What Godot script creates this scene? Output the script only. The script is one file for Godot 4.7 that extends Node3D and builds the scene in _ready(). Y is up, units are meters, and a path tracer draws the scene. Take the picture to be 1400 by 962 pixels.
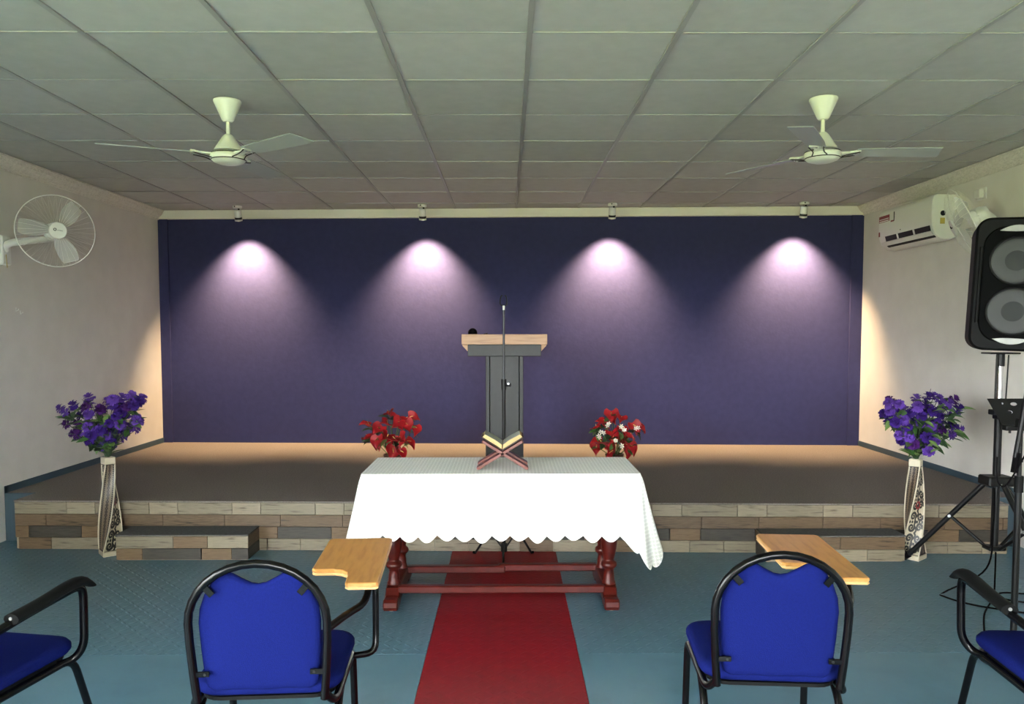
extends Node3D

# ---------------------------------------------------------------- shape collector
class Shape:
	var v := PackedVector3Array()
	var n := PackedVector3Array()
	var t := PackedVector2Array()
	var xf := Transform3D()

	func tri(a: Vector3, b: Vector3, c: Vector3, na: Vector3, nb: Vector3, nc: Vector3, ta := Vector2.ZERO, tb := Vector2.ZERO, tc := Vector2.ZERO) -> void:
		var g := (b - a).cross(c - a)
		if g.length_squared() < 1e-18:
			return
		if g.dot(na + nb + nc) > 0.0:
			var s := b; b = c; c = s
			s = nb; nb = nc; nc = s
			var u := tb; tb = tc; tc = u
		v.append(xf * a); v.append(xf * b); v.append(xf * c)
		n.append((xf.basis * na).normalized()); n.append((xf.basis * nb).normalized()); n.append((xf.basis * nc).normalized())
		t.append(ta); t.append(tb); t.append(tc)

	func flat(a: Vector3, b: Vector3, c: Vector3, out: Vector3, ta := Vector2.ZERO, tb := Vector2.ZERO, tc := Vector2.ZERO) -> void:
		var g := (b - a).cross(c - a).normalized()
		if g.dot(out) < 0.0:
			g = -g
		tri(a, b, c, g, g, g, ta, tb, tc)

	func quad(a: Vector3, b: Vector3, c: Vector3, d: Vector3, out: Vector3, ua := Vector2(0, 1), ub := Vector2(1, 1), uc := Vector2(1, 0), ud := Vector2(0, 0)) -> void:
		flat(a, b, c, out, ua, ub, uc)
		flat(a, c, d, out, ua, uc, ud)

	# chamfered box from lo to hi
	func box(lo: Vector3, hi: Vector3, k := 0.003) -> void:
		var c := (lo + hi) / 2.0
		var h := (hi - lo) / 2.0
		k = minf(k, minf(h.x, minf(h.y, h.z)) * 0.9)
		for ax in 3:
			var b := (ax + 1) % 3
			var d := (ax + 2) % 3
			for s in [-1.0, 1.0]:
				var p := []
				for q in [[-1, -1], [1, -1], [1, 1], [-1, 1]]:
					var w := Vector3()
					w[ax] = s * h[ax]
					w[b] = q[0] * (h[b] - k)
					w[d] = q[1] * (h[d] - k)
					p.append(c + w)
				var o := Vector3()
				o[ax] = s
				quad(p[0], p[1], p[2], p[3], o)
		if k <= 0.0:
			return
		for ax in 3:
			var b := (ax + 1) % 3
			var d := (ax + 2) % 3
			for sb in [-1.0, 1.0]:
				for sd in [-1.0, 1.0]:
					var p := []
					for q in [[-1, 0], [1, 0], [1, 1], [-1, 1]]:
						var w := Vector3()
						w[ax] = q[0] * (h[ax] - k)
						w[b] = sb * (h[b] - (k if q[1] == 1 else 0.0))
						w[d] = sd * (h[d] - (0.0 if q[1] == 1 else k))
						p.append(c + w)
					var o := Vector3()
					o[b] = sb
					o[d] = sd
					quad(p[0], p[1], p[2], p[3], o)
		for sx in [-1.0, 1.0]:
			for sy in [-1.0, 1.0]:
				for sz in [-1.0, 1.0]:
					var s := Vector3(sx, sy, sz)
					flat(c + s * Vector3(h.x, h.y - k, h.z - k), c + s * Vector3(h.x - k, h.y, h.z - k), c + s * Vector3(h.x - k, h.y - k, h.z), s)

	# round tube along points, radius r (or per-point radii)
	func tube(pts: Array, r, sides := 10, caps := true) -> void:
		var rings := []
		var up := Vector3.UP
		var d0: Vector3 = (pts[1] - pts[0]).normalized()
		if absf(d0.dot(up)) > 0.9:
			up = Vector3.RIGHT
		var side := d0.cross(up).normalized()
		for i in pts.size():
			var d: Vector3
			if i == 0:
				d = d0
			elif i == pts.size() - 1:
				d = (pts[i] - pts[i - 1]).normalized()
			else:
				d = ((pts[i] - pts[i - 1]).normalized() + (pts[i + 1] - pts[i]).normalized()).normalized()
			side = (side - d * side.dot(d)).normalized()
			var other := d.cross(side)
			var rr: float = r[i] if r is Array else r
			var ring := []
			for k in sides:
				var a := TAU * k / sides
				var o := side * cos(a) + other * sin(a)
				ring.append([pts[i] + o * rr, o])
			rings.append(ring)
		for i in pts.size() - 1:
			for k in sides:
				var a: Array = rings[i][k]
				var b: Array = rings[i][(k + 1) % sides]
				var c: Array = rings[i + 1][(k + 1) % sides]
				var d: Array = rings[i + 1][k]
				tri(a[0], b[0], c[0], a[1], b[1], c[1])
				tri(a[0], c[0], d[0], a[1], c[1], d[1])
		if caps:
			for e in [0, pts.size() - 1]:
				var o: Vector3 = (pts[0] - pts[1]) if e == 0 else (pts[e] - pts[e - 1])
				for k in sides:
					flat(pts[e], rings[e][k][0], rings[e][(k + 1) % sides][0], o)

	# lathe about y: profile of Vector2(radius, y), bottom to top or reverse
	func lathe(prof: Array, seg := 24, sharp := false) -> void:
		var m := prof.size()
		var nn := []
		for i in m:
			var d: Vector2 = prof[mini(i + 1, m - 1)] - prof[maxi(i - 1, 0)]
			nn.append(Vector2(d.y, -d.x).normalized())
		var mid := 0.0
		for p in prof:
			mid += p.y / m
		var sgn := 0.0
		for i in m - 1:
			var d: Vector2 = prof[i + 1] - prof[i]
			sgn += d.y * (prof[i].x + prof[i + 1].x)
		if sgn < 0.0:
			for i in m:
				nn[i] = -nn[i]
		for i in m - 1:
			for k in seg:
				var a0 := TAU * k / seg
				var a1 := TAU * (k + 1) / seg
				var c0 := Vector3(cos(a0), 0, sin(a0))
				var c1 := Vector3(cos(a1), 0, sin(a1))
				var p: Vector2 = prof[i]
				var q: Vector2 = prof[i + 1]
				var np: Vector2 = nn[i]
				var nq: Vector2 = nn[i + 1]
				if sharp:
					var e := (q - p)
					np = Vector2(e.y, -e.x).normalized() * (1.0 if sgn >= 0.0 else -1.0)
					nq = np
				var A := c0 * p.x + Vector3.UP * p.y
				var B := c1 * p.x + Vector3.UP * p.y
				var C := c1 * q.x + Vector3.UP * q.y
				var D := c0 * q.x + Vector3.UP * q.y
				var nA := c0 * np.x + Vector3.UP * np.y
				var nB := c1 * np.x + Vector3.UP * np.y
				var nC := c1 * nq.x + Vector3.UP * nq.y
				var nD := c0 * nq.x + Vector3.UP * nq.y
				tri(A, B, C, nA, nB, nC)
				tri(A, C, D, nA, nC, nD)

	# polygon in the plane (ux, uy) swept by depth vector, with a chamfer at both ends
	func prism(poly: PackedVector2Array, o: Vector3, ux: Vector3, uy: Vector3, depth: Vector3, k := 0.0, smooth := false) -> void:
		var idx := Geometry2D.triangulate_polygon(poly)
		var cen := Vector2()
		for p in poly:
			cen += p / poly.size()
		var ins := poly.duplicate()
		var m := poly.size()
		var nor := []
		var area := 0.0
		for i in m:
			area += poly[i].cross(poly[(i + 1) % m])
		for i in m:
			var e0 := (poly[i] - poly[(i + m - 1) % m]).normalized()
			var e1 := (poly[(i + 1) % m] - poly[i]).normalized()
			var d := Vector2(e0.y, -e0.x) + Vector2(e1.y, -e1.x)
			d = d.normalized() * (1.0 if area > 0.0 else -1.0)
			nor.append(d)
			ins[i] = poly[i] - d * k
		var dn := depth.normalized()
		var at := func(p: Vector2, w: float) -> Vector3: return o + ux * p.x + uy * p.y + dn * w
		var L := depth.length()
		for i in range(0, idx.size(), 3):
			flat(at.call(ins[idx[i]], 0.0), at.call(ins[idx[i + 1]], 0.0), at.call(ins[idx[i + 2]], 0.0), -dn, poly[idx[i]], poly[idx[i + 1]], poly[idx[i + 2]])
			flat(at.call(ins[idx[i]], L), at.call(ins[idx[i + 1]], L), at.call(ins[idx[i + 2]], L), dn, poly[idx[i]], poly[idx[i + 1]], poly[idx[i + 2]])
		for i in m:
			var j := (i + 1) % m
			var out2: Vector2 = (nor[i] + nor[j]).normalized()
			var out3 := ux * out2.x + uy * out2.y
			var ni: Vector3 = ux * nor[i].x + uy * nor[i].y
			var nj: Vector3 = ux * nor[j].x + uy * nor[j].y
			var a: Vector3 = at.call(poly[i], k)
			var b: Vector3 = at.call(poly[j], k)
			var c: Vector3 = at.call(poly[j], L - k)
			var d: Vector3 = at.call(poly[i], L - k)
			if smooth:
				tri(a, b, c, ni, nj, nj)
				tri(a, c, d, ni, nj, ni)
			else:
				quad(a, b, c, d, out3)
			if k > 0.0:
				quad(at.call(ins[i], 0.0), at.call(ins[j], 0.0), b, a, out3 - dn)
				quad(at.call(ins[i], L), at.call(ins[j], L), c, d, out3 + dn)

	# smooth grid of points p[row][col]; normals from the grid, turned towards "hint" where given
	func sheet(p: Array, uv: Array, closed := false, hint := Vector3.ZERO, from := Vector3.INF) -> void:
		var R := p.size()
		var C: int = p[0].size()
		var nn := []
		var agree := 0.0
		for i in R:
			var row := []
			for j in C:
				var du: Vector3 = p[i][(j + 1) % C if closed else mini(j + 1, C - 1)] - p[i][(j + C - 1) % C if closed else maxi(j - 1, 0)]
				var dv: Vector3 = p[mini(i + 1, R - 1)][j] - p[maxi(i - 1, 0)][j]
				var g := du.cross(dv).normalized()
				agree += signf(g.dot(hint if hint != Vector3.ZERO else p[i][j] - from))
				row.append(g)
			nn.append(row)
		if agree < 0.0:
			for i in R:
				for j in C:
					nn[i][j] = -nn[i][j]
		for i in R - 1:
			for j in (C if closed else C - 1):
				var k := (j + 1) % C
				tri(p[i][j], p[i][k], p[i + 1][k], nn[i][j], nn[i][k], nn[i + 1][k], uv[i][j], uv[i][j + 1 if closed else k], uv[i + 1][j + 1 if closed else k])
				tri(p[i][j], p[i + 1][k], p[i + 1][j], nn[i][j], nn[i + 1][k], nn[i + 1][j], uv[i][j], uv[i + 1][j + 1 if closed else k], uv[i + 1][j])

	func mesh() -> ArrayMesh:
		var a := []
		a.resize(Mesh.ARRAY_MAX)
		a[Mesh.ARRAY_VERTEX] = v
		a[Mesh.ARRAY_NORMAL] = n
		a[Mesh.ARRAY_TEX_UV] = t
		var m := ArrayMesh.new()
		m.add_surface_from_arrays(Mesh.PRIMITIVE_TRIANGLES, a)
		return m

# ---------------------------------------------------------------- naming helpers
var taken := {}
var M := {}
var rng := RandomNumberGenerator.new()

func numbered(called: String) -> String:
	if not taken.has(called):
		taken[called] = 0
		return called
	taken[called] += 1
	return "%s_%03d" % [called, taken[called]]

func thing(called: String, label: String, category: String, at := Vector3.ZERO, turn := 0.0, group := "") -> Node3D:
	var o := Node3D.new()
	o.name = numbered(called)
	add_child(o)
	o.position = at
	o.rotation_degrees.y = turn
	o.set_meta("label", label)
	o.set_meta("category", category)
	if group:
		o.set_meta("group", group)
	return o

func part(called: String, what, m: Material, parent: Node3D, label := "") -> MeshInstance3D:
	var o := MeshInstance3D.new()
	o.name = called
	o.mesh = what.mesh() if what is Shape else what
	o.material_override = m
	o.cast_shadow = GeometryInstance3D.SHADOW_CASTING_SETTING_ON
	parent.add_child(o, true)
	if label:
		o.set_meta("label", label)
	return o

func solo(called: String, what, m: Material, label: String, category: String, at := Vector3.ZERO, group := "") -> MeshInstance3D:
	var o := part(numbered(called), what, m, self, label)
	o.position = at
	o.set_meta("category", category)
	if group:
		o.set_meta("group", group)
	return o

func setting(called: String, label: String) -> Node3D:
	var o := Node3D.new()
	o.name = called
	add_child(o)
	o.set_meta("kind", "structure")
	o.set_meta("label", label)
	o.set_meta("category", called.get_slice("_", 0))
	return o

func setting_mesh(called: String, what, m: Material, label: String) -> MeshInstance3D:
	var o := part(called, what, m, self, label)
	o.set_meta("kind", "structure")
	o.set_meta("category", called.get_slice("_", 0))
	return o

func bx(x0: float, y0: float, z0: float, x1: float, y1: float, z1: float, k := 0.003) -> Shape:
	var s := Shape.new()
	s.box(Vector3(minf(x0, x1), minf(y0, y1), minf(z0, z1)), Vector3(maxf(x0, x1), maxf(y0, y1), maxf(z0, z1)), k)
	return s

func pipe(pts: Array, r, sides := 10) -> Shape:
	var s := Shape.new()
	s.tube(pts, r, sides)
	return s

# rounds the corners of a polyline
func bend(pts: Array, r := 0.04, steps := 5) -> Array:
	var out := [pts[0]]
	for i in range(1, pts.size() - 1):
		var a: Vector3 = pts[i - 1]
		var b: Vector3 = pts[i]
		var c: Vector3 = pts[i + 1]
		var ra := minf(r, a.distance_to(b) * 0.48)
		var rc := minf(r, c.distance_to(b) * 0.48)
		var p := b + (a - b).normalized() * ra
		var q := b + (c - b).normalized() * rc
		for k in steps + 1:
			var t := float(k) / steps
			out.append(p.lerp(b, t).lerp(b.lerp(q, t), t))
	out.append(pts[-1])
	return out

func curve(pts: Array, steps := 8) -> Array:
	var out := []
	for i in pts.size() - 1:
		var p0: Vector3 = pts[maxi(i - 1, 0)]
		var p3: Vector3 = pts[mini(i + 2, pts.size() - 1)]
		for k in steps:
			out.append(pts[i].cubic_interpolate(pts[i + 1], p0, p3, float(k) / steps))
	out.append(pts[-1])
	return out

# ---------------------------------------------------------------- materials
func flat_mat(c: Color, rough := 0.6, metal := 0.0, spec := 0.5) -> StandardMaterial3D:
	var m := StandardMaterial3D.new()
	m.albedo_color = c
	m.roughness = rough
	m.metallic = metal
	m.metallic_specular = spec
	return m

func noise_tex(freq: float, ramp: Array, seed_: int, octaves := 4, size := 256, kind := FastNoiseLite.TYPE_SIMPLEX_SMOOTH) -> NoiseTexture2D:
	var f := FastNoiseLite.new()
	f.noise_type = kind
	f.frequency = freq
	f.seed = seed_
	f.fractal_octaves = octaves
	var t := NoiseTexture2D.new()
	t.width = size
	t.height = size
	t.seamless = true
	t.noise = f
	var g := Gradient.new()
	g.offsets = PackedFloat32Array(range(ramp.size()).map(func(i): return float(i) / (ramp.size() - 1)))
	g.colors = PackedColorArray(ramp)
	t.color_ramp = g
	return t

func noise_normal(freq: float, seed_: int, strength: float, octaves := 3, size := 256) -> NoiseTexture2D:
	var f := FastNoiseLite.new()
	f.frequency = freq
	f.seed = seed_
	f.fractal_octaves = octaves
	var t := NoiseTexture2D.new()
	t.width = size
	t.height = size
	t.seamless = true
	t.as_normal_map = true
	t.bump_strength = strength
	t.noise = f
	return t

func tri_mat(tex: Texture2D, scale: Vector3, rough: float, spec := 0.5, world := true) -> StandardMaterial3D:
	var m := flat_mat(Color.WHITE, rough, 0.0, spec)
	m.albedo_texture = tex
	m.uv1_triplanar = true
	m.uv1_world_triplanar = world
	m.uv1_scale = scale
	m.uv1_triplanar_sharpness = 8.0
	return m

func wood(a: Color, b: Color, c: Color, seed_: int, scale := Vector3(1.3, 14.0, 1.3), rough := 0.5) -> StandardMaterial3D:
	return tri_mat(noise_tex(0.012, [a, b, b.lerp(c, 0.6), b, c], seed_, 5), scale, rough)

func bump_floor_texture(depth: float) -> ImageTexture:
	var S := 512
	var im := Image.create(S, S, false, Image.FORMAT_RF)
	im.fill(Color(0, 0, 0))
	var nx := 8
	var ny := 8
	var cell := float(S) / nx
	for i in nx:
		for j in ny:
			var cx := (i + 0.5) * cell
			var cy := (j + 0.5) * cell
			var a := PI / 4 if (i + j) % 2 == 0 else -PI / 4
			for px in range(int(cx - cell * 0.5), int(cx + cell * 0.5)):
				for py in range(int(cy - cell * 0.5), int(cy + cell * 0.5)):
					var dx := px + 0.5 - cx
					var dy := py + 0.5 - cy
					var u := (dx * cos(a) + dy * sin(a)) / (cell * 0.44)
					var w := (-dx * sin(a) + dy * cos(a)) / (cell * 0.15)
					var q := 1.0 - u * u - w * w
					if q > 0.0:
						var h := sqrt(q)
						im.set_pixel(px, py, Color(h, h, h))
	im.convert(Image.FORMAT_RGBA8)
	im.bump_map_to_normal_map(depth)
	return ImageTexture.create_from_image(im)

func lace_texture() -> ImageTexture:
	var S := 256
	var im := Image.create(S, S, false, Image.FORMAT_RGBA8)
	for x in S:
		for y in S:
			var u := fposmod(x / 32.0, 1.0) - 0.5
			var w := fposmod(y / 32.0, 1.0) - 0.5
			var odd := (int(x / 32.0) + int(y / 32.0)) % 2
			var r := sqrt(u * u + w * w)
			var an := atan2(w, u)
			var edge := 0.3 + 0.1 * cos(an * 5.0 + odd)
			var l := 0.97
			if absf(r - edge) < 0.055:
				l = 0.74
			elif r < 0.1:
				l = 0.78
			elif (x + y) % 6 == 0 or (x - y + S) % 6 == 0:
				l = 0.92
			im.set_pixel(x, y, Color(l, l, l * 0.985))
	return ImageTexture.create_from_image(im)

# black curling ornament on cream, as printed on the twisted vases
func ornament_texture(red: bool) -> ImageTexture:
	var W := 128
	var H := 512
	var im := Image.create(W, H, false, Image.FORMAT_RGBA8)
	var cream := Color(0.70, 0.65, 0.56)
	var dark := Color(0.05, 0.04, 0.035)
	im.fill(cream)
	var dot := func(cx: float, cy: float, r: float, c: Color) -> void:
		for px in range(maxi(0, int(cx - r - 1)), mini(W, int(cx + r + 2))):
			for py in range(maxi(0, int(cy - r - 1)), mini(H, int(cy + r + 2))):
				if Vector2(px + 0.5 - cx, py + 0.5 - cy).length() < r:
					im.set_pixel(px, py, c)
	for k in 8:
		var cy := 32.0 + 64.0 * k
		var s := 1.0 if k % 2 == 0 else -1.0
		for side in [-1.0, 1.0]:
			for i in 60:
				var f := i / 60.0
				var a: float = f * TAU * 1.35 + (0.0 if side * s > 0 else PI)
				var r := 24.0 * (1.0 - f * 0.85)
				dot.call(64 + side * 30 + s * side * cos(a) * r, cy + sin(a) * r, 8.0 - 3.5 * f, dark)
		for i in 40:
			var f := i / 40.0
			dot.call(64 + sin(f * TAU) * 10.0 * s, cy - 32 + 64 * f, 6.0, dark)
		for q in 6:
			dot.call(14 + q * 20, cy + 31.0 * s, 7.5, dark)
		if red and k == 3:
			dot.call(64, cy, 24.0, Color(0.45, 0.08, 0.08))
			dot.call(64, cy, 11.0, dark)
			dot.call(56, cy - 8, 5.0, cream)
	return ImageTexture.create_from_image(im)

func zigzag_texture() -> ImageTexture:
	var W := 128
	var H := 512
	var im := Image.create(W, H, false, Image.FORMAT_RGBA8)
	var cream := Color(0.42, 0.365, 0.30)
	var dark := Color(0.06, 0.045, 0.04)
	for x in W:
		for y in H:
			var c := cream
			var u := x / float(W)
			if (u > 0.1 and u < 0.22 and fposmod(y / 12.0 + u * 3.0, 1.0) < 0.72) or (u > 0.78 and u < 0.9 and fposmod(y / 12.0 - u * 3.0, 1.0) < 0.72):
				c = dark
			elif u > 0.3 and u < 0.7:
				var z := absf(fposmod(y / 40.0, 1.0) - 0.5) * 0.3 + 0.42
				if absf(u - z) < 0.05 or absf(u - 1.0 + z) < 0.05:
					c = Color(0.15, 0.10, 0.08)
				elif fposmod(x * 0.13 + y * 0.07, 1.0) < 0.25:
					c = Color(0.27, 0.21, 0.17)
			im.set_pixel(x, y, c)
	return ImageTexture.create_from_image(im)

func make_materials() -> void:
	M.wall = tri_mat(noise_tex(0.02, [Color(0.80, 0.785, 0.755), Color(0.83, 0.815, 0.785)], 3), Vector3(0.7, 0.7, 0.7), 0.75, 0.4)
	M.navy = tri_mat(noise_tex(0.05, [Color(0.192, 0.197, 0.335), Color(0.212, 0.215, 0.355)], 5), Vector3(0.9, 0.9, 0.9), 0.85, 0.3)
	M.navy.normal_enabled = true
	M.navy.normal_texture = noise_normal(0.12, 11, 1.2)
	M.navy.normal_scale = 0.1
	M.trim = flat_mat(Color(0.85, 0.83, 0.78), 0.5)
	M.cornice = tri_mat(noise_tex(0.03, [Color(0.78, 0.76, 0.72), Color(0.86, 0.84, 0.8)], 8), Vector3(3, 3, 3), 0.6)
	M.cornice.normal_enabled = true
	M.cornice.normal_texture = noise_normal(0.05, 12, 6.0)
	M.cornice.normal_scale = 0.8
	M.tiles = []
	for i in 4:
		var k := 0.68 + 0.012 * i
		M.tiles.append(tri_mat(noise_tex(0.03, [Color(k, k * 1.005, k * 0.975), Color(k + 0.03, (k + 0.03) * 1.005, (k + 0.03) * 0.975)], 20 + i), Vector3(1.1, 1.1, 1.1), 0.8, 0.3))
	M.tbar = flat_mat(Color(0.60, 0.60, 0.585), 0.45, 0.0, 0.5)
	M.plenum = flat_mat(Color(0.3, 0.29, 0.28), 0.9)
	var stain := noise_tex(0.012, [Color(0.27, 0.40, 0.46), Color(0.31, 0.445, 0.505), Color(0.325, 0.455, 0.51)], 31, 4, 512)
	M.vinyl = tri_mat(stain, Vector3(0.45, 0.45, 0.45), 0.34, 0.5)
	M.vinyl.normal_enabled = true
	M.vinyl.normal_texture = noise_normal(0.01, 33, 1.0)
	M.vinyl.normal_scale = 0.1
	M.vinyl_bump = tri_mat(stain, Vector3(2.6, 2.6, 2.6), 0.34, 0.5)
	M.vinyl_bump.albedo_texture = noise_tex(0.012, [Color(0.275, 0.405, 0.465), Color(0.305, 0.44, 0.50)], 31, 3, 256)
	M.vinyl_bump.normal_enabled = true
	M.vinyl_bump.normal_texture = bump_floor_texture(5.0)
	M.vinyl_bump.normal_scale = 0.45
	M.runner = tri_mat(noise_tex(0.02, [Color(0.44, 0.045, 0.085), Color(0.49, 0.055, 0.10)], 35, 3, 256), Vector3(2.6, 2.6, 2.6), 0.45, 0.25)
	M.runner.normal_enabled = true
	M.runner.normal_texture = M.vinyl_bump.normal_texture
	M.runner.normal_scale = 0.16
	M.skirting = flat_mat(Color(0.215, 0.29, 0.33), 0.5)
	M.carpet = tri_mat(noise_tex(0.09, [Color(0.42, 0.395, 0.375), Color(0.51, 0.48, 0.455), Color(0.55, 0.515, 0.485)], 41, 5, 512), Vector3(1.6, 1.6, 1.6), 0.95, 0.15)
	M.carpet.normal_enabled = true
	M.carpet.normal_texture = noise_normal(0.2, 42, 6.0, 3, 512)
	M.carpet.normal_scale = 0.9
	M.step_carpet = tri_mat(noise_tex(0.09, [Color(0.31, 0.31, 0.31), Color(0.38, 0.38, 0.38)], 43, 5), Vector3(2, 2, 2), 0.95, 0.15)
	M.light_plank = [wood(Color(0.27, 0.23, 0.18), Color(0.46, 0.42, 0.35), Color(0.54, 0.50, 0.42), 51), wood(Color(0.34, 0.29, 0.22), Color(0.52, 0.475, 0.40), Color(0.58, 0.535, 0.45), 52)]
	M.brown_plank = [wood(Color(0.14, 0.10, 0.065), Color(0.33, 0.26, 0.19), Color(0.45, 0.375, 0.29), 53), wood(Color(0.15, 0.105, 0.07), Color(0.36, 0.285, 0.205), Color(0.44, 0.36, 0.275), 54)]
	M.dark_plank = [wood(Color(0.10, 0.085, 0.07), Color(0.20, 0.18, 0.155), Color(0.28, 0.255, 0.22), 55)]
	M.tan_plank = [wood(Color(0.22, 0.155, 0.095), Color(0.39, 0.305, 0.215), Color(0.47, 0.385, 0.285), 56)]
	M.grout = flat_mat(Color(0.62, 0.57, 0.49), 0.8)
	M.mahogany = tri_mat(noise_tex(0.02, [Color(0.24, 0.062, 0.045), Color(0.29, 0.078, 0.056), Color(0.32, 0.095, 0.07)], 61, 3), Vector3(2, 4, 4), 0.3, 0.42)
	M.tablet = tri_mat(noise_tex(0.014, [Color(0.66, 0.45, 0.22), Color(0.74, 0.53, 0.285), Color(0.77, 0.56, 0.31)], 62, 4), Vector3(9, 3, 1.2), 0.3, 0.5, false)
	M.tablet_edge = flat_mat(Color(0.84, 0.68, 0.46), 0.4)
	M.lectern_wood = tri_mat(noise_tex(0.014, [Color(0.60, 0.43, 0.27), Color(0.66, 0.49, 0.32), Color(0.68, 0.51, 0.34)], 63, 4), Vector3(1.2, 10, 4), 0.4)
	M.lectern_dark = tri_mat(noise_tex(0.04, [Color(0.112, 0.118, 0.115), Color(0.135, 0.14, 0.137)], 64), Vector3(2, 2, 2), 0.5)
	M.lectern_black = flat_mat(Color(0.10, 0.10, 0.11), 0.6)
	M.black_tube = flat_mat(Color(0.022, 0.022, 0.026), 0.24, 0.0, 0.32)
	M.black_plastic = flat_mat(Color(0.045, 0.048, 0.05), 0.6, 0.0, 0.25)
	M.black_satin = flat_mat(Color(0.042, 0.045, 0.048), 0.45, 0.0, 0.35)
	M.black_foam = flat_mat(Color(0.03, 0.025, 0.03), 0.95, 0.0, 0.2)
	M.chrome = flat_mat(Color(0.85, 0.85, 0.86), 0.18, 1.0)
	M.bolt = flat_mat(Color(0.75, 0.75, 0.75), 0.3, 1.0)
	M.grey_grille = tri_mat(noise_tex(0.2, [Color(0.12, 0.13, 0.13), Color(0.18, 0.19, 0.19)], 71, 2), Vector3(12, 12, 12), 0.55, 0.5, false)
	M.cone_dark = flat_mat(Color(0.11, 0.115, 0.12), 0.6, 0.0, 0.3)
	M.white_plastic = flat_mat(Color(0.86, 0.86, 0.83), 0.35)
	M.baffle = flat_mat(Color(0.035, 0.038, 0.04), 0.7, 0.0, 0.15)
	M.dust_cap = flat_mat(Color(0.16, 0.17, 0.17), 0.5, 0.0, 0.3)
	M.grip = flat_mat(Color(0.62, 0.62, 0.60), 0.45)
	M.fan_white = flat_mat(Color(0.86, 0.87, 0.80), 0.35)
	M.fan_blade = flat_mat(Color(0.62, 0.64, 0.62), 0.4)
	M.fan_gold = flat_mat(Color(0.16, 0.13, 0.08), 0.35, 0.4)
	M.clear_blade = flat_mat(Color(0.90, 0.91, 0.88, 0.4), 0.4)
	M.clear_blade.transparency = BaseMaterial3D.TRANSPARENCY_ALPHA
	M.wire = flat_mat(Color(0.80, 0.79, 0.76), 0.45)
	M.blue_cloth = tri_mat(noise_tex(0.09, [Color(0.055, 0.085, 0.295), Color(0.07, 0.10, 0.33)], 81, 3), Vector3(5, 5, 5), 0.9, 0.12, false)
	M.blue_cloth.normal_enabled = true
	M.blue_cloth.normal_texture = noise_normal(0.25, 82, 2.0)
	M.blue_cloth.normal_scale = 0.35
	M.lace = flat_mat(Color.WHITE, 0.85, 0.0, 0.3)
	M.lace.albedo_texture = lace_texture()
	M.lace.uv1_scale = Vector3(7, 7, 7)
	M.ornament = flat_mat(Color.WHITE, 0.4)
	M.ornament.albedo_texture = ornament_texture(true)
	M.zigzag = flat_mat(Color.WHITE, 0.4)
	M.zigzag.albedo_texture = zigzag_texture()
	M.cream = flat_mat(Color(0.72, 0.68, 0.59), 0.4)
	M.cream_dark = flat_mat(Color(0.14, 0.11, 0.09), 0.5)
	M.violet = [flat_mat(Color(0.20, 0.11, 0.40), 0.85, 0.0, 0.2), flat_mat(Color(0.34, 0.22, 0.55), 0.85, 0.0, 0.2), flat_mat(Color(0.24, 0.10, 0.34), 0.85, 0.0, 0.2)]
	M.leaf = [flat_mat(Color(0.13, 0.23, 0.11), 0.55), flat_mat(Color(0.22, 0.37, 0.16), 0.55), flat_mat(Color(0.38, 0.48, 0.25), 0.55)]
	M.red = [flat_mat(Color(0.58, 0.02, 0.075), 0.55), flat_mat(Color(0.68, 0.035, 0.10), 0.55)]
	M.yellow = flat_mat(Color(0.85, 0.7, 0.4), 0.6)
	M.petal_white = flat_mat(Color(0.85, 0.83, 0.78), 0.7)
	M.paper = flat_mat(Color(0.70, 0.61, 0.42), 0.85)
	M.page = tri_mat(noise_tex(0.1, [Color(0.52, 0.53, 0.50), Color(0.66, 0.66, 0.62)], 91, 2), Vector3(10, 10, 10), 0.8)
	M.book_cover = flat_mat(Color(0.12, 0.05, 0.04), 0.5)
	M.stand_wood = tri_mat(noise_tex(0.03, [Color(0.33, 0.15, 0.11), Color(0.45, 0.23, 0.18)], 92), Vector3(8, 8, 8), 0.35)
	M.pot = flat_mat(Color(0.32, 0.20, 0.14), 0.6)
	M.label_red = flat_mat(Color(0.5, 0.13, 0.12), 0.5)
	M.label_white = flat_mat(Color(0.88, 0.88, 0.86), 0.5)
	M.label_yellow = flat_mat(Color(0.7, 0.62, 0.3), 0.5)
	M.black_and_slot_shade = flat_mat(Color(0.03, 0.03, 0.03), 0.7)  # plain black, and the painted shade inside the air conditioner slots
	M.lawn = tri_mat(noise_tex(0.05, [Color(0.30, 0.35, 0.15), Color(0.44, 0.48, 0.25)], 95), Vector3(0.8, 0.8, 0.8), 0.9)
	M.lamp_face = flat_mat(Color(1, 0.95, 0.88), 0.3)
	M.lamp_face.emission_enabled = true
	M.lamp_face.emission = Color(1.0, 0.88, 0.74)
	M.lamp_face.emission_energy_multiplier = 0.2

# ---------------------------------------------------------------- measured room
const FLOOR_TO_EYE := 1.432
const CEIL := 2.636
const XL := -3.464
const XR := 3.424
const STAGE := 0.328
const REAR := 3.0

func back_z(x: float) -> float:
	return lerpf(-7.907, -7.613, (x - XL) / (XR - XL))

func stage_z(x: float) -> float:
	return lerpf(-5.165, -4.99, (x + 3.26) / 6.3)

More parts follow.
